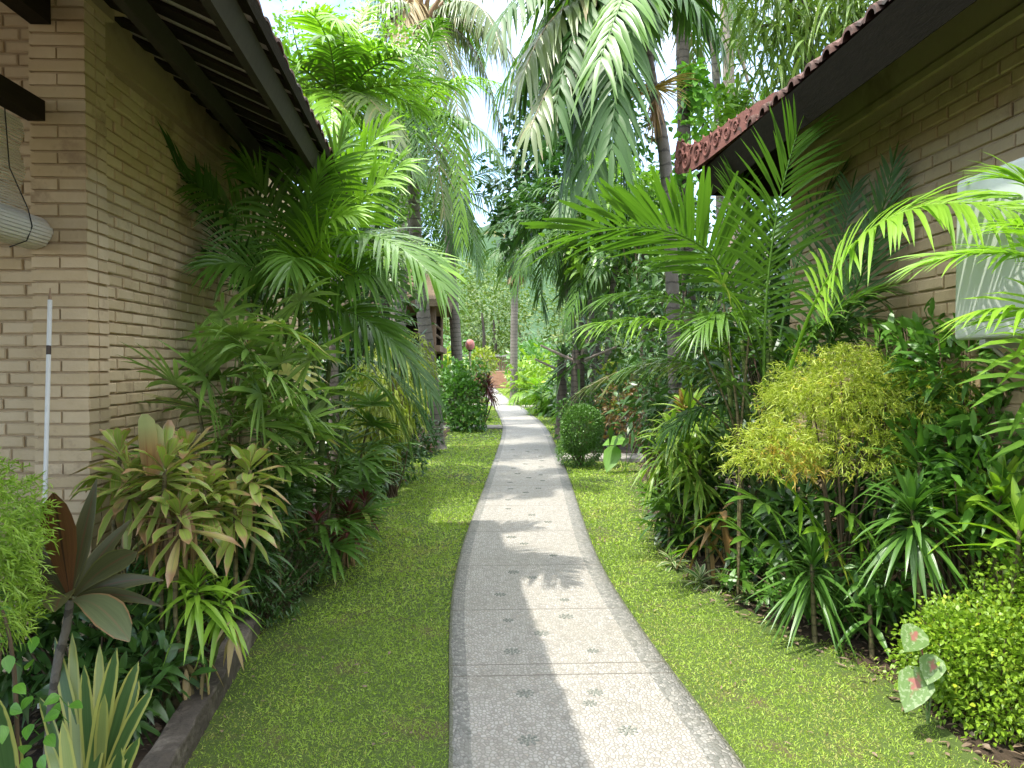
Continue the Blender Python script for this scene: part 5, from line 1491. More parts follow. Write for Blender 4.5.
    for lab, x, y, r, m, zc in spec:
        shrub('leafy_shrub', lab, 'shrub', A(x, y, 0), [(A(x, y, zc), r), (A(x + r[0] * .4, y - r[1] * .4, zc * .7), A(*r) * .6), (A(x - r[0] * .4, y + r[1] * .2, zc * 1.1), A(*r) * .7)], M[m], rg,
              L=.008 * y + .05, W=.0035 * y + .02, n=1900, shell=.5, clump=10)
left_far()
# ================================================================== plants right of the path
def right_near():
    rg = np.random.default_rng(505)
    # bright bush bottom right
    shrub('hedge_bush', 'bright green small leaved bush at the bottom right edge of the lawn', 'bush', gz(P(985, 735, 3.25)),
          [(P(985, 655, 3.25), (.30, .33, .27)), (P(1030, 620, 3.3), (.3, .35, .3)), (P(950, 650, 3.3), (.18, .2, .22)), (P(1000, 700, 3.15), (.22, .25, .16))], M['duranta'], rg, L=.030, W=.017, n=13500, shell=.5, up=.5, clump=9, tw=14, twr=.006)
    # caladium
    root = thing('caladium', 'two mottled grey green caladium leaves with pink centres beside the bright bush', 'plant', gz(P(922, 715, 3.15)))
    for px, py, tx, ty, L, W in ((920, 628, 900, 655, .15, .125), (922, 668, 905, 708, .21, .15), (935, 655, 925, 690, .14, .11)):
        b, e = P(px, py, 3.12), P(tx, ty, 3.02)
        one_leaf(root, b, e - b, A(-.5, -.85, .3), L, W, M['caladium'], .1, .12, 'ovate', .5, pet=gz(P(928, 715, 3.18)))
    # drooping narrow dracaena
    def drac(lab, px, py, Y, n, L, W, mat, gpx, e_lo=-55, e_hi=80, droop=.7, extra=(), zspan=.16):
        c = P(px, py, Y)
        root = thing('dracaena', lab, 'plant', gz(P(gpx, 660, Y)))
        stem(root, [gz(P(gpx, 660, Y)), P((px + gpx) / 2, (py + 660) / 2, Y), c], .016, .012, M['cane'])
        rosette(root, c, n, L, W, M[mat], rg, e_lo=e_lo, e_hi=e_hi, droop=droop, zspan=zspan)
        for (ex, ey, dy, en) in extra:
            h = P(ex, ey, Y + dy)
            stem(root, [gz(P(gpx + 8, 660, Y + dy)), h], .013, .01, M['cane'])
            rosette(root, h, en, L * .9, W, M[mat], rg, e_lo=e_lo, e_hi=e_hi, droop=droop, zspan=zspan)
    drac('drooping mop headed narrow leaved dracaena at the edge of the right lawn', 812, 565, 4.15, 95, .40, .026, 'drac', 815, e_lo=-42, droop=.5)
    drac('tall two tiered dracaena standing between the feathery shrub and the air conditioner', 920, 462, 3.85, 46, .40, .036, 'drac', 920, extra=((912, 510, -.15, 95),), droop=.5, e_lo=-42)
    drac('upright dracaena tuft poking out above the feathery yellow shrub', 897, 385, 4.25, 32, .33, .035, 'drac', 890, e_lo=-10, e_hi=85, droop=.35)
    drac('lime leaved dracaena beside the bright bush at the right edge', 1000, 500, 3.55, 30, .40, .055, 'drac_lime', 990, e_lo=0, e_hi=82, droop=.35, extra=((965, 520, .1, 22), (1035, 470, .1, 24), (1020, 530, -.2, 22)))
    drac('small lime dracaena low between the mop head and the bright bush', 870, 605, 3.95, 16, .22, .045, 'shrub_mid', 872, e_lo=-30, e_hi=75, droop=.5)
    drac('short dark dracaena hanging over the bare soil behind the caladium', 845, 615, 4.3, 36, .26, .035, 'drac', 848, e_lo=-70, e_hi=50, droop=.6)

    # feathery aralia
    c = P(838, 420, 4.35)
    root = thing('feathery_shrub', 'large feathery yellow green shrub with an orange patch in the right bed', 'shrub', gz(P(840, 600, 4.5)))
    lob = [((838, 392), .0, (.36, .40, .22), 620, 'aralia'), ((805, 405), .1, (.25, .3, .2), 300, 'aralia'), ((885, 400), .05, (.30, .3, .22), 400, 'aralia'), ((860, 450), -.1, (.34, .32, .18), 420, 'aralia'), ((848, 368), .05, (.18, .2, .12), 130, 'aralia'),
           ((778, 452), -.12, (.24, .25, .17), 380, 'aralia'), ((795, 462), -.18, (.13, .16, .10), 80, 'aralia_or'), ((930, 402), -.3, (.18, .2, .15), 200, 'aralia'), ((958, 415), -.35, (.10, .12, .10), 50, 'aralia_or')]
    mb = MB(); mo = MB()
    for (px, py), dy, r, n, mt in lob:
        feather_geo(mb if mt == 'aralia' else mo, rg, n, P(px, py, 4.35 + dy), r, L=.042, W=.0062, per=11, ms=.085, shell=.4)
    mb.build('foliage', M['aralia'], root); mo.build('orange_foliage', M['aralia_or'], root)
    mb = MB(); twigs_geo(mb, rg, gz(P(840, 600, 4.5)), c, (.4, .4, .3), 14, .012); mb.build('stem', M['twig'], root)

    # fan seedlings, bright
    root = thing('lady_palm', 'low bright fan palm with long fingers below the feathery shrub', 'palm', gz(P(775, 610, 4.8)))
    for (hx, hy, Y, n, L, sp, up) in ((765, 505, 4.3, 9, .42, 170, (-.5, -.8, .5)), (800, 500, 4.3, 9, .42, 180, (.2, -.8, .7)), (750, 540, 4.5, 8, .34, 170, (-.3, -.8, .6)), (850, 515, 4.0, 8, .40, 170, (.1, -.7, .8)), (825, 535, 4.2, 9, .38, 190, (.0, -.8, .6)), (780, 545, 4.4, 8, .36, 190, (-.2, -.8, .6)),
                                  (720, 520, 5.3, 8, .32, 180, (-.6, -.7, .5)), (700, 548, 5.4, 8, .3, 180, (-.6, -.6, .6)), (740, 580, 4.8, 7, .26, 180, (-.5, -.7, .6)), (860, 540, 4.2, 7, .3, 170, (.2, -.8, .6))):
        h = P(hx, hy, Y); b = gz(P(hx + 30, 600, Y + .3)); b[2] = h[2] * .35
        stem(root, [gz(b), b, h + A(.1, .15, -.06)], .008, .005, M['cane_green'], name='cane')
        mb = MB(); fan_geo(mb, h + A(.16, .2, -.08), h, nrm(A(*up)), n, L, .04, rg, spread=sp, droop=.3); mb.build('fan_leaf', M['palm_lime'] if rg.random() < .45 else M['palm_mid'], root)
    # dry orange leaves in the shade
    root = thing('dying_shrub', 'wilting shrub with dry orange brown leaves in the shade of the right bed', 'shrub', gz(P(718, 590, 5.4)))
    for (px, py, n) in ((722, 512, 9), (706, 530, 8), (735, 540, 9)):
        h = P(px, py, 5.3)
        stem(root, [gz(P(px + 4, 585, 5.3)), h], .014, .01, M['cane'])
        rosette(root, h, n, .28, .06, M['dry_or'], rg, e_lo=-75, e_hi=30, droop=.6, fold=.4)

    # white edged little plants on the border of the lawn
    for k, (px, py, Y, s) in enumerate(((700, 578, 5.75, .17), (722, 582, 5.6, .15), (742, 560, 5.3, .2), (765, 575, 4.95, .16), (672, 560, 6.1, .15), (748, 592, 4.9, .13))):
        c = P(px, py, 1.50 * 740 / (py - 366))
        lab = ['white edged spiky plant nearest the corner of the right lawn', 'small white edged plant just right of the corner one', 'largest white edged plant in front of the dry orange leaves', 'white edged plant beside the mop headed dracaena', 'white edged plant under the banded dracaena clump', 'tiny white edged plant lowest on the lawn border'][k]
        root = thing('variegated_plant', lab, 'plant', gz(c), 'white edged plants along the right lawn')
        stem(root, [gz(c) - A(0, 0, .02), c], .008, .006, M['cane_green'], n=4)
        rosette(root, c, 24, s * 1.1, .036, M['varieg'], rg, e_lo=-25, e_hi=70, droop=.4, zspan=.1)
    # banded dracaena (arching, dense)
    root = thing('dracaena', 'dense fountain of banded arching leaves beside the right lawn edge', 'plant', gz(P(690, 545, 6.6)))
    for (px, py, dy, n, L) in ((690, 412, 0, 60, .45), (672, 432, -.1, 46, .42), (712, 425, .2, 44, .45), (690, 455, -.2, 40, .4), (660, 450, .1, 34, .38), (700, 470, -.3, 30, .36)):
        h = P(px, py, 6.25 + dy)
        stem(root, [gz(P(690 + (px - 690) * .3, 545, 6.6 + dy)), P(px, py + 45, 6.5 + dy), h], .018, .013, M['cane'])
        rosette(root, h, n, L, .042, M['song'], rg, e_lo=-45, e_hi=78, droop=.7, zspan=.22)
    rosette(root, P(683, 405, 6.3), 12, .22, .05, M['dry_or'], rg, e_lo=20, e_hi=80, droop=.3)
    # low plants in front of the banded clump
    lady = thing('lady_palm', 'low green fan palm tuft hanging over the lawn corner under the banded clump', 'palm', gz(P(660, 545, 6.5)))
    lady_palm(lady, [gz(P(px, 545, Y)) for px, Y in ((668, 6.3), (682, 6.4), (678, 6.9), (700, 6.1))], rg, M['palm_mid'], canes=(.35, .6), fans=6, L=.26, W=.045, pet=.18, lean=.2, zlow=.3, face=-2.2)
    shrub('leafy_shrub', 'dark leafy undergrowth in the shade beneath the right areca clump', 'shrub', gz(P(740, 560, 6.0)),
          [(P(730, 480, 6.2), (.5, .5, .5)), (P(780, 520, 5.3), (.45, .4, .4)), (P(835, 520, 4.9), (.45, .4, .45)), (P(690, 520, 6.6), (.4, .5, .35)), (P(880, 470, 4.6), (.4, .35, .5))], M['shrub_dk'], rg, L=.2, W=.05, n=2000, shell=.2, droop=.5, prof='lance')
    shrub('ground_shrub', 'low mid green leafy shrub covering the soil between the two dracaenas', 'shrub', gz(P(850, 640, 4.3)),
          [(P(855, 590, 4.4), (.3, .25, .16)), (P(800, 600, 4.6), (.28, .2, .14)), (P(890, 580, 4.0), (.2, .2, .18)), (P(760, 570, 5.0), (.25, .2, .15))], M['shrub_mid'], rg, L=.13, W=.036, n=620, prof='lance', shell=.2, up=.4, droop=.4, tw=5, twr=.006)
    # broad dark plants against the wall under the air conditioner
    shrub('leafy_shrub', 'dark glossy leaved shrub against the brick wall beneath the air conditioner', 'shrub', gz(P(960, 560, 3.9)),
          [(P(955, 365, 4.0), (.28, .3, .22)), (P(945, 450, 4.0), (.25, .25, .25)), (P(1000, 430, 3.8), (.3, .25, .3)), (P(985, 490, 3.7), (.3, .25, .3)), (P(915, 345, 4.4), (.22, .22, .18))], M['shrub_mid'], rg, L=.17, W=.042, n=1150, shell=.35, up=.5, droop=.35, prof='lance')
    root = thing('lady_palm', 'fan palm at the right frame edge with long bright fingers before the brick wall', 'palm', gz(P(1090, 600, 3.3)))
    for (bx, by, hx, hy, Y, n, L, sp) in ((1110, 400, 1045, 384, 3.0, 10, .42, 190), (1120, 330, 1065, 318, 2.75, 10, .45, 200), (1130, 420, 1060, 430, 3.1, 9, .34, 200), (1110, 360, 1060, 352, 2.9, 9, .4, 160)):
        h = P(hx, hy, Y); b = P(bx, by, Y)
        stem(root, [gz(P(1100, 600, Y)), P(1112, by + 60, Y), b], .012, .008, M['cane_green'], name='cane')
        mb = MB(); fan_geo(mb, b, h, nrm(A(-.1, -.6, .8)), n, L, .034, rg, spread=sp, droop=.3); mb.build('fan_leaf', M['palm_lime'] if Y < 3 else M['palm_mid'], root)
right_near()

def right_palms():
    rg = np.random.default_rng(606)
    b = gz(P(770, 560, 5.3))
    root = thing('areca_palm', 'large sunlit areca palm clump before the right bungalow with one upright frond', 'palm', b)
    def fr(p0, p1, p2, n, LL, LW, mat, **kw): return frond(root, P(*p0), P(*p1), P(*p2), int(n * 1.35), LL * 1.18, LW * .7, M[mat], rg, **{**dict(a0=64, a1=22), **kw})
    for (px, Y, tx, ty) in ((772, 5.3, 768, 350), (785, 5.2, 790, 360), (760, 5.6, 742, 340), (795, 5.0, 815, 370), (750, 5.9, 722, 330), (778, 5.7, 770, 320)):
        stem(root, [gz(P(px, 560, Y)), P((px + tx) / 2, (560 + ty) / 2, Y), P(tx, ty, Y)], .026, .015, M['cane_green'], n=16, sides=8)
    # upright frond
    fr((764, 390, 4.9), (762, 240, 4.8), (797, 135, 4.7), 24, .56, .038, 'palm_mid', vee=.12, droop=.22, a0=66, a1=25, start=.22, fade=.5, face=(.25, -.9, .3))
    # big frond sweeping left
    fr((745, 330, 5.5), (728, 205, 5.3), (580, 232, 4.9), 25, .56, .060, 'palm_mid', vee=.35, droop=.12, roll=-.55, a0=68, a1=22, start=.18, fade=.75, prof='clip')
    fr((750, 340, 5.6), (720, 235, 5.6), (628, 205, 5.6), 22, .5, .052, 'palm_mid', vee=.5, droop=.15, roll=-.3, a0=70, a1=25, start=.2)
    # frond arching to the right with clipped bright leaflets
    fr((790, 370, 4.4), (848, 165, 3.9), (1022, 212, 3.05), 30, .46, .046, 'palm_lime', vee=.2, droop=.4, roll=.1, a0=66, a1=30, start=.2, fade=.7, face=(-.2, -.6, .75))
    fr((800, 370, 5.0), (862, 250, 4.9), (905, 190, 4.8), 22, .5, .04, 'palm_mid', vee=.3, droop=.2)
    # lower tiers
    fr((740, 360, 5.6), (680, 270, 5.5), (600, 300, 5.4), 26, .42, .036, 'palm_mid', vee=.1, droop=.35)
    fr((740, 370, 5.5), (690, 300, 5.3), (590, 325, 5.0), 26, .40, .036, 'palm_lime', vee=.1, droop=.4)
    fr((745, 400, 5.7), (670, 330, 5.8), (575, 395, 5.9), 30, .34, .03, 'palm_grey', vee=.1, droop=.5)
    fr((745, 400, 5.6), (690, 340, 5.6), (625, 370, 5.6), 24, .36, .042, 'palm_mid', vee=.2, droop=.4)
    fr((750, 340, 6.0), (720, 260, 6.2), (665, 260, 6.3), 24, .46, .04, 'palm_mid', vee=.2, droop=.4)
    fr((780, 380, 4.9), (830, 300, 4.7), (880, 290, 4.6), 24, .42, .036, 'palm_mid', vee=.15, droop=.4)
    fr((775, 390, 5.2), (800, 300, 5.0), (850, 330, 4.8), 22, .4, .036, 'palm_deep', vee=.1, droop=.45)
    fr((765, 380, 5.5), (740, 280, 5.1), (700, 330, 4.8), 24, .40, .036, 'palm_mid', vee=.15, droop=.45)
    fr((780, 340, 5.6), (800, 220, 5.6), (845, 170, 5.5), 24, .5, .036, 'palm_deep', vee=.2, droop=.25)
    fr((760, 340, 5.8), (740, 230, 5.9), (735, 180, 6.0), 24, .5, .04, 'palm_mid', vee=.3, droop=.25)
    fr((755, 430, 5.6), (720, 380, 5.5), (670, 430, 5.3), 22, .34, .036, 'palm_deep', vee=.1, droop=.5)
    fr((790, 420, 5.4), (830, 370, 5.5), (880, 420, 5.6), 22, .36, .036, 'palm_deep', vee=.1, droop=.5)
    fr((800, 400, 4.9), (868, 290, 4.8), (893, 165, 4.6), 24, .36, .034, 'palm_deep', vee=.2, droop=.2, a0=40, face=(-.7, -.7, .2))
    fr((795, 400, 5.2), (835, 280, 5.2), (852, 190, 5.1), 24, .40, .036, 'palm_deep', vee=.2, droop=.25, face=(-.5, -.8, .2))
    fr((800, 390, 5.1), (850, 290, 5.0), (890, 330, 4.5), 22, .36, .036, 'palm_mid', vee=.1, droop=.45)
    # bright fan inside the clump
    fan = thing('lady_palm', 'bright yellow green fan leaf palm inside the sunlit areca clump', 'palm', gz(P(735, 560, 4.9)))
    for (hx, hy, Y, n, L, up) in ((722, 286, 4.75, 11, .38, (-.2, -.9, .5)), (748, 320, 4.8, 9, .34, (.3, -.8, .6)), (700, 335, 5.0, 9, .34, (-.4, -.8, .5)), (735, 385, 4.9, 9, .34, (-.1, -.8, .6)), (690, 385, 5.2, 9, .33, (-.4, -.8, .4))):
        h = P(hx, hy, Y)
        stem(fan, [gz(P(738, 560, Y + .2)), P(740, 450, Y + .2), h + A(.08, .2, -.1)], .010, .007, M['cane'], name='cane')
        mb = MB(); fan_geo(mb, h + A(.08, .2, -.1), h, nrm(A(*up)), n, L, .036, rg, spread=250, droop=.35); mb.build('fan_leaf', M['palm_lime'] if hy < 300 else M['palm_mid'], fan)
    # palm standing just outside the right edge: its fronds reach in
    root = thing('areca_palm', 'areca palm at the right edge whose bright fronds cross the air conditioner', 'palm', gz(P(1150, 600, 2.75)))
    for tx, ty in ((1130, 330), (1150, 300), (1110, 340)):
        stem(root, [gz(P(1150, 600, 2.75)), P((1150 + tx) / 2, 430, 2.75), P(tx, ty, 2.75)], .02, .012, M['cane_green'])
    fr((1130, 330, 2.75), (1060, 225, 2.65), (930, 262, 2.75), 24, .32, .034, 'palm_lime', vee=.25, droop=.3, roll=.2)
    fr((1120, 330, 2.8), (1065, 180, 2.8), (1003, 178, 2.85), 22, .34, .036, 'palm_lime', vee=.3, droop=.3, roll=.3)
    fr((1130, 350, 2.7), (1060, 300, 2.6), (985, 310, 2.55), 22, .30, .032, 'palm_lime', vee=.1, droop=.4)
    fr((1140, 340, 2.7), (1090, 230, 2.6), (1010, 225, 2.5), 22, .3, .032, 'palm_lime', vee=.3, droop=.3)
    # slim grey trunk inside the clump with a huge drooping crown overhead
    pts = [gz(P(678, 500, 8.2)), P(672, 280, 8.2), P(665, 160, 8.1), P(652, 85, 8.0), P(640, 5, 7.9)]
    root = thing('feather_palm', 'slim grey trunked palm with heavy dark drooping fronds over the middle of the view', 'palm', pts[0])
    trunk(root, pts, .075, .055, M['bark_grey'], 10, ring=.06)
    c = pts[-1]
    def fr2(p1, p2, mat='palm_deep', n=30, LL=.62, LW=.07, **kw):
        return frond(root, c, P(*p1), P(*p2), n, LL, LW, M[mat], rg, r0=.022, seg=4, **{**dict(vee=-.05, droop=.75, a0=70, a1=35, fade=.7), **kw})
    fr2((585, -60, 7.6), (555, 110, 7.0)); fr2((560, -70, 7.8), (500, 20, 7.2)); fr2((600, -20, 7.6), (590, 190, 7.0))
    fr2((560, -30, 7.7), (525, 70, 7.3), 'palm_grey'); fr2((570, 20, 7.5), (530, 130, 7.0), 'palm_grey', LL=.5)
    fr2((620, -30, 7.2), (612, 150, 6.5)); fr2((600, 30, 8.3), (570, 175, 8.5)); fr2((590, -50, 8.3), (545, 120, 8.8))
    fr2((640, -60, 7.4), (600, 60, 6.6), 'palm_mid'); fr2((580, -10, 8.0), (560, 200, 8.0)); fr2((560, 0, 8.4), (520, 90, 8.6)); fr2((610, 20, 7.9), (625, 175, 7.9)); fr2((575, -60, 7.9), (500, 90, 8.0), 'palm_mid'); fr2((660, -50, 8.2), (700, 10, 8.6)); fr2((650, -60, 8.4), (640, 30, 9.2))
    fr2((610, -80, 8.2), (540, 0, 8.6), 'palm_mid'); fr2((680, -40, 7.6), (720, 40, 7.4), 'palm_deep', LL=.5)
    # straw flower sprays
    mb = MB()
    q = P(655, 88, 7.95)
    for k in range(70):
        a = rg.uniform(0, 6.28); d = A(math.cos(a), math.sin(a) * .6, rg.uniform(-.4, .65)); l = rg.uniform(.25, .55)
        tube(mb, bez(q, q + d * l * .6, q + d * l + A(0, 0, -.12), 6), np.linspace(.008, .003, 6), 4, 0, rg.random(), cap=False)
    mb.build('flower_spray', M['flower'], root)
    mb = MB(); rosette_geo(mb, q - A(0, 0, .12), 26, .42, .02, rg, e_lo=-88, e_hi=-60, droop=.1, fold=.3); mb.build('dead_spray', M['dry'], root)
    # darker ringed trunk with climber
    pts = [gz(P(692, 470, 10.8)), P(688, 260, 10.8), P(684, 130, 10.8), P(680, -80, 10.8)]
    root = thing('feather_palm', 'dark ringed palm trunk with a green climber beside the carved roof corner', 'palm', pts[0])
    trunk(root, pts, .10, .085, M['bark_dk'], 10, ring=.06)
    crown(root, pts[-1], 13, 2.2, [M['palm_deep'], M['palm_grey']], .6, .05, rg, pairs=26, mat_w=[.6, .4], droop=.7, r0=.02)
    mb = MB()
    for k in range(8):
        p = P(688 + rg.uniform(-3, 12), rg.uniform(60, 190), 10.6)
        foliage_geo(mb, rg, 34, p, (.22, .2, .3), .18, .11, shell=.3, droop=.5)
    mb.build('climber', M['vine'], root)
    for lab, px, Y, top, r, bk, n in (('thin grey palm trunk left of the pinkish trunk high behind the right roof', 715, 13.5, -20, .08, 'bark_grey', 12), ('thick pale pinkish trunk rising highest behind the right roof', 728, 15, -140, .16, 'bark_pink', 0)):
        pts = [gz(P(px + 8, 430, Y)), P(px + 6, 250, Y), P(px, 60, Y), P(px - 12, top, Y)]
        if n:
            root = thing('feather_palm', lab, 'palm', pts[0]); trunk(root, pts, r, r * .8, M[bk], 10, ring=.05)
            crown(root, pts[-1], n, 2.0, [M['palm_grey'], M['palm_mid']], .55, .05, rg, pairs=24, mat_w=[.6, .4], droop=.8, r0=.02)
        else:
            leafy_tree('leafy_tree', lab, pts[0], pts, r, [(P(740, 30, 15), (.5, .6, .9)), (P(712, -60, 15), (1.3, 1.2, .8)), (P(755, 110, 15), (.5, .6, .5))], M['tree_mid'], rg, L=.2, W=.07, n=900, bark=M[bk])
    # light leaves behind the roof edge
    leafy_tree('leafy_tree', 'light green leafy tree showing just above the right roof edge', gz(P(745, 420, 12)), [gz(P(745, 420, 12)), P(745, 250, 12), P(750, 150, 12)], .09,
               [(P(725, 112, 12), (.55, .6, .4)), (P(760, 105, 12), (.6, .6, .45)), (P(705, 120, 11.6), (.45, .5, .5))], M['tree_lt'], rg, L=.2, W=.08, n=800)
    # tree of hanging straps
    root = thing('strap_leaf_tree', 'tree with long hanging strap leaves above the right roof', 'tree', gz(P(815, 430, 11.5)))
    trunk(root, [gz(P(815, 430, 11.5)), P(812, 200, 11.5), P(808, 60, 11.5), P(800, -60, 11.5)], .12, .09, M['bark_dk'])
    mb = MB()
    for (px, py, Y, w, n) in ((790, 15, 11.3, .5, 260), (835, 10, 11.3, .5, 260), (870, 5, 11.3, .4, 200), (775, 70, 11.3, .35, 90), (815, 65, 11.2, .45, 200), (765, 10, 11.6, .35, 60), (800, -50, 11.4, .9, 300), (855, 60, 11.5, .3, 80), (880, -50, 11, .8, 200)):
        c = P(px, py, Y)
        pos = c + rg.normal(0, 1, (n, 3)) * A(w, w, .26)
        d = rand_dirs(rg, n, -.6, .9)
        leaves(mb, pos, d, A(0, 0, 1) + rg.normal(0, .3, (n, 3)), rg.uniform(.35, .7, n), rg.uniform(.035, .07, n), 5, rg.uniform(.5, 2.0, n), .25, 'lance', rng=rg)
    mb.build('crown', M['strap_tree'], root)
    mb = MB()
    for k in range(9):
        e = P(rg.uniform(750, 880), rg.uniform(-20, 70), 11.4)
        tube(mb, bez(P(806, 40, 11.5), (P(806, 40, 11.5) + e) / 2 + A(0, 0, .2), e, 8), np.linspace(.05, .015, 8), 6)
    mb.build('limb', M['bark_dk'], root)
right_palms()

def right_mid():
    rg = np.random.default_rng(707)
    # clipped round bush
    c = P(580, 430, 11.6)
    root = thing('clipped_bush', 'neat round clipped bush on the corner of the side path', 'bush', gz(c))
    mb = MB()
    for (ox, oz, r, n) in ((0, 0, (.40, .40, .42), 9500), (.02, -.28, (.36, .36, .26), 3500)):
        pos, d = blob_points(rg, n, c + A(ox, 0, oz), A(*r), .74)
        leaves(mb, pos, nrm(d + rg.normal(0, .6, d.shape) + A(0, 0, .3)), A(0, 0, 1) + rg.normal(0, .5, (n, 3)), rg.uniform(.03, .055, n), rg.uniform(.016, .026, n), 2, .2, .2, 'ovate', rng=rg)
    mb.build('foliage', M['hedge'], root)
    mb = MB(); twigs_geo(mb, rg, gz(c), c, (.35, .35, .4), 14, .012); mb.build('stem', M['twig'], root)
    # taro leaves
    root = thing('taro', 'pair of big pale green taro leaves beside the clipped bush', 'plant', gz(P(625, 470, 11.2)))
    for px, py, tx, ty, L, W, up in ((628, 440, 600, 442, .46, .26, (0, -.5, 1)), (616, 446, 606, 470, .42, .28, (-.3, -1, .3)), (640, 436, 668, 446, .45, .22, (0, -.4, 1))):
        b, e = P(px, py, 11.0), P(tx, ty, 10.8)
        one_leaf(root, b, e - b, A(*up), L, W, M['taro'], .12, .15, 'ovate', .5, pet=gz(P(625, 466, 11.1)))
    spec = [
        ('low mixed croton shrub with reddish leaves behind the clipped bush', (640, 455, 13.2), [((625, 415), 13, (.6, .6, .55)), ((655, 400), 13.4, (.6, .6, .7))], 'redmix', .13, .05, 1100),
        ('green shrub hugging the back of the clipped bush', (575, 440, 14.5), [((575, 420), 14.4, (.4, .6, .5)), ((600, 415), 14.5, (.6, .6, .6))], 'shrub_mid', .11, .05, 1500),
        ('dark leafy shrub in the shade left of the banded dracaena', (650, 460, 9.6), [((655, 400), 9.6, (.5, .6, .7)), ((690, 370), 9.2, (.6, .6, .8)), ((680, 425), 9.6, (.4, .5, .4))], 'shrub_dk', .17, .055, 1500),
        ('yellow leaved croton glowing behind the clipped bush', (618, 440, 14.2), [((618, 385), 14.2, (.32, .4, .45))], 'shrub_yel', .16, .06, 420),
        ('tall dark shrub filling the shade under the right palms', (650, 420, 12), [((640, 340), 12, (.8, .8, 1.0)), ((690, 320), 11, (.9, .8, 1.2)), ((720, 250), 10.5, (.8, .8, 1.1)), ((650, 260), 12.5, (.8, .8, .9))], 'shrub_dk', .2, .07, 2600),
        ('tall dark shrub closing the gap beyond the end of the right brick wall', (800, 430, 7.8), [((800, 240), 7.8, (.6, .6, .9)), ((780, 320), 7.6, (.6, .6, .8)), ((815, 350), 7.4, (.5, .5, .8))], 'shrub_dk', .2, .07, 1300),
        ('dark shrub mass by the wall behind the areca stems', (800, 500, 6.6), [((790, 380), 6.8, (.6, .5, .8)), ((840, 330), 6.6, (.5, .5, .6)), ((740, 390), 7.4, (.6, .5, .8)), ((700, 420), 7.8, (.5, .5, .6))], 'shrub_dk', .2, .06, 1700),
    ]
    for lab, (bx, by, Y), lobes, m, L, W, n in spec:
        shrub('leafy_shrub', lab, 'shrub', gz(P(bx, by, Y)), [(P(*q, y), r) for q, y, r in lobes], M[m], rg, L=L, W=W, n=n, shell=.45, droop=.4, clump=9)
    # palm cluster in the middle right
    first = None
    for px, Y, tx, ty, tz, lab in ((592, 15, 588, 205, 15, 'slender palm with a lush shady crown in the middle group'), (575, 15.8, 560, 235, 15.6, 'leftmost slender palm of the middle group leaning to the path'), (607, 14.6, 618, 250, 14.6, 'short slender palm at the right of the middle group')):
        pts = [gz(P(px, 440, Y)), P(px + 1, 350, Y), P((px + tx) / 2, 290, Y), P(tx, ty, tz)]
        root = thing('feather_palm', lab, 'palm', pts[0], 'slender palms in the middle group')
        trunk(root, pts, .07, .05, M['bark_grey'], 9)
        crown(root, pts[-1], 15, 1.9, [M['palm_deep'], M['palm_mid']], .55, .055, rg, pairs=24, e_hi=75, e_lo=-40, drop=.8, droop=.75, mat_w=[.55, .45], r0=.02)
    for (px, py, Y, s) in ((578, 350, 14.5, 1), (562, 360, 16, .8)):
        c = P(px, py, Y)
        root = thing('pandanus', ('dark trunked spiky screw pine with pale broken stubs' if s == 1 else 'smaller dark spiky screw pine nearer the path'), 'tree', gz(c))
        trunk(root, [gz(c), c], .16 * s, .12 * s, M['bark_dk'], 9)
        rosette(root, c, 40, .9 * s, .06, M['shrub_dk'], rg, e_lo=-30, e_hi=80, droop=.5, zspan=.4)
        mb = MB()
        for a in (2.8, .3, 1.4):
            d = A(math.cos(a), -.3, .35 + .2 * math.sin(a)); tube(mb, np.array([c + A(0, 0, -.25), c + A(0, 0, -.25) + d * .8 * s]), [.035, .022], 6)
        mb.build('stub', M['bark_pink'], root)
    # sunny small palms further along
    for (px, py, Y, mat, lab) in ((560, 388, 24, 'palm_lime', 'sunlit low palm with golden fronds right of the far path'), (535, 392, 30, 'palm_mid', 'mid green low palm beside the far end of the path'), (580, 380, 21, 'palm_mid', 'shaded low palm right of the golden one')):
        b = gz(P(px, py, Y)); c = b + A(0, 0, .45)
        root = thing('feather_palm', lab, 'palm', b)
        stem(root, [b, c], .09, .06, M['cane_green'])
        crown(root, c, 15, 1.25, [M[mat], M['palm_lime']], .55, .06, rg, pairs=20, e_hi=82, e_lo=5, drop=.8, droop=.5, mat_w=[.8, .2], r0=.02, seg=3)
    for lab, x, y, r, m, zc in (('dark low shrub row right of the far lawn', 2.7, 23.5, (.7, 2.2, .55), 'shrub_mid', .45), ('light shrub right of the far path end', 2.6, 33, (.9, 4, .9), 'duranta', .8), ('big leafy shrub at the far right of the garden wall', 3.5, 44, (1.5, 4, 1.7), 'shrub_mid', 1.5),
                                ('dark shrub behind the slender palms', 3.0, 17.5, (1.2, 1.4, 1.2), 'shrub_dk', 1.1), ('bushy shrub deep in the shade right of the side path', 4.4, 13.5, (1.3, 1.2, 1.7), 'shrub_mid', 1.5)):
        shrub('leafy_shrub', lab, 'shrub', A(x, y, 0), [(A(x, y, zc), r), (A(x + r[0] * .4, y - r[1] * .4, zc * .7), A(*r) * .6), (A(x - r[0] * .3, y + r[1] * .3, zc * 1.05), A(*r) * .7)], M[m], rg,
              L=.008 * y + .05, W=.0035 * y + .02, n=1800, shell=.5, clump=10)
    # skinny palm with a rounded dark head
    pts = [gz(P(514, 405, 32)), P(514, 340, 32), P(515, 290, 32), P(516, 252, 32)]
    root = thing('feather_palm', 'thin straight palm with a small round tangled head before the far wood', 'palm', pts[0])
    trunk(root, pts, .17, .13, M['bark_grey'], 9)
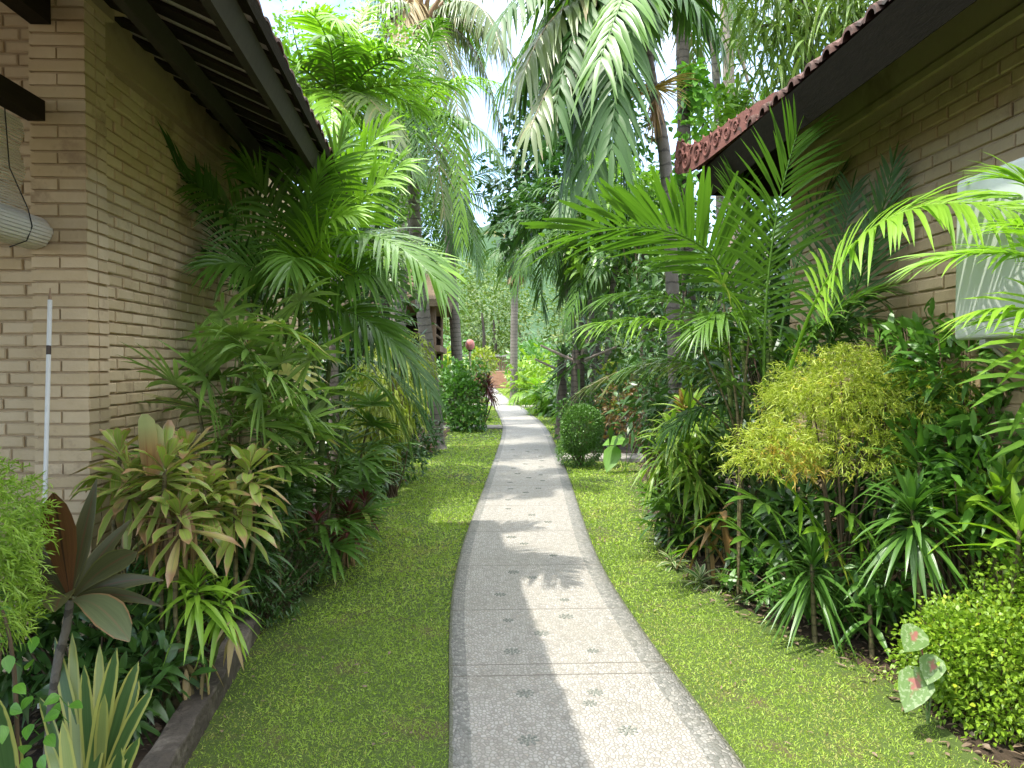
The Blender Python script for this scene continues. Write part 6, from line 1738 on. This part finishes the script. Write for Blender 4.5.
    crown(root, pts[-1] + A(0, 0, .3), 26, 1.9, [M['palm_deep'], M['palm_dry']], .6, .06, rg, pairs=18, e_hi=75, e_lo=-75, drop=.9, droop=.8, mat_w=[.9, .1], r0=.03, seg=3)
    # broadleaf trees closing the view on the right
    leafy_tree('leafy_tree', 'dark broad leaved tree behind the drooping fronds right of the path', gz(P(600, 420, 17.5)), [gz(P(600, 420, 17.5)), P(595, 330, 17.5), P(590, 230, 17.5)], .16,
               [(P(575, 190, 17.5), (1.2, 1.2, 1.1)), (P(610, 130, 18), (1.3, 1.3, 1.2)), (P(545, 200, 18), (.9, 1, .9)), (P(640, 210, 17), (1.2, 1.2, 1.2)), (P(600, 270, 17), (1.2, 1.2, 1.1)), (P(560, 140, 18.5), (.9, 1, .9))], M['tree_dk'], rg, L=.26, W=.12, n=4200)
    leafy_tree('leafy_tree', 'dark leafy tree filling the sky gap beside the tall coconut', gz(P(590, 420, 20)), [gz(P(590, 420, 20)), P(580, 300, 20), P(555, 200, 20)], .16,
               [(P(515, 175, 20), (.8, .9, 1.2)), (P(545, 110, 20), (.9, 1, 1.2)), (P(520, 225, 20), (.7, .9, .8)), (P(575, 60, 20.5), (1.0, 1, 1.2))], M['tree_dk'], rg, L=.26, W=.11, n=2600)
    leafy_tree('leafy_tree', 'bright leafed tree between the carved roof corner and the drooping fronds', gz(P(650, 420, 14)), [gz(P(650, 420, 14)), P(648, 300, 14), P(640, 230, 14)], .1,
               [(P(620, 185, 13.8), (.7, .8, .5)), (P(650, 215, 13.5), (.8, .8, .6)), (P(600, 240, 14), (.7, .8, .7))], M['tree_lt'], rg, L=.2, W=.09, n=1600)
right_mid()

# ================================================================== end of the garden, far wood, hills
def far():
    rg = np.random.default_rng(808)
    M['far_brick'] = plain_mat('orange_garden_brick', (.38, .2, .11), (.5, .29, .17), rough=.9, scale=6, bump=.3, dirt=(.28, .15, .09))
    root = thing('garden_wall', 'orange brick garden wall with a brown slatted top closing the path', 'wall', A(0, 55, 0))
    mb = MB(); brick_wall(mb, (-9, 55, 0), (1, 0, 0), (0, -1, 0), 18, 0, 1.25, course=.12, blen=.4); box(mb, (-9, 55, 0), (9, 55.2, 1.25), 1)
    mb.build('brick_base', [M['far_brick'], M['mortar']], root, False)
    mb = MB(); x = -9
    while x < 9: box(mb, (x, 55.05, 1.25), (x + .11, 55.1, 2.3)); x += .16
    mb.build('slat_panel', M['oldwood'], root, False)
    mb = MB(); box(mb, (-9.05, 54.95, 2.3), (9.05, 55.25, 2.45)); mb.build('coping', M['concrete'], root, False)
    for x in np.arange(-9, 9.1, 3):
        mb = MB(); box(mb, (x - .14, 54.9, 0), (x + .14, 55.22, 2.38)); mb.build('pillar', M['far_brick'], root, False)
    # far wood
    M['wood'] = leaf_mat('far_wood_leaf', (.022, .07, .014), (.125, .19, .035), rough=.5, trans=.3, old=(.22, .22, .05), old_n=.93)
    mb = MB(); tr = MB()
    for k in range(54):
        y = rg.uniform(60, 105); x = rg.uniform(-.32, .5) * y
        h = rg.uniform(11, 17) * (y / 80) ** .8
        if abs(x / y - .0) < .06: h *= .86
        rad = A(rg.uniform(2.6, 4.4), rg.uniform(2.6, 4.2), h * .42)
        c = A(x, y, h * .52)
        foliage_geo(mb, rg, 900, c, rad, .55, .27, shell=.6, clump=9, droop=.4, seg=2)
        tube(tr, spline([A(x, y, 0), A(x + .2, y, h * .3), c], 6), [.25, .2, .18, .15, .12, .08], 6)
    n0 = mb.n
    ob = None
    for V, F, r in zip(tr.v, tr.f, tr.r): pass
    mb2 = MB()
    mb2.v, mb2.f, mb2.uv, mb2.r, mb2.m, mb2.n = mb.v[:], mb.f[:], mb.uv[:], mb.r[:], mb.m[:], mb.n
    off = mb.n
    for V, F, U, r in zip(tr.v, tr.f, tr.uv, tr.r):
        mb2.v.append(V); mb2.f.append(F + off); mb2.uv.append(U); mb2.r.append(r); mb2.m.append(np.full(len(F), 1, np.int32))
    mb2.n += tr.n
    tag(mb2.build('far_wood', [M['wood'], M['bark_dk']], origin=A(0, 80, 0)), 'bright green wood rising behind the garden wall', 'wood', kind='stuff')
    # hills
    M['hill'] = plain_mat('forested_hill', (.03, .07, .03), (.06, .11, .045), rough=.95, scale=.02, detail=8, bump=.6, bdist=6)
    xs = np.linspace(-900, 900, 61); ys = np.linspace(420, 1300, 30)
    X, Y = np.meshgrid(xs, ys)
    Z = 190 * np.exp(-((Y - 950) / 300) ** 2) * (.55 + .35 * np.sin(X / 210 + 1.2) + .2 * np.sin(X / 83 + Y / 140)) + 14 * np.sin(X / 31) * np.sin(Y / 27) - 6
    Z[0] = -12
    V = np.stack([X, Y, Z], -1).reshape(-1, 3); nx = len(xs)
    i = (np.arange(len(ys) - 1)[:, None] * nx + np.arange(nx - 1)[None]).reshape(-1)
    mb = MB(); mb.add(V, np.stack([i, i + 1, i + nx + 1, i + nx], 1))
    tag(mb.build('hills', M['hill'], origin=A(0, 800, 0)), kind='structure')
far()
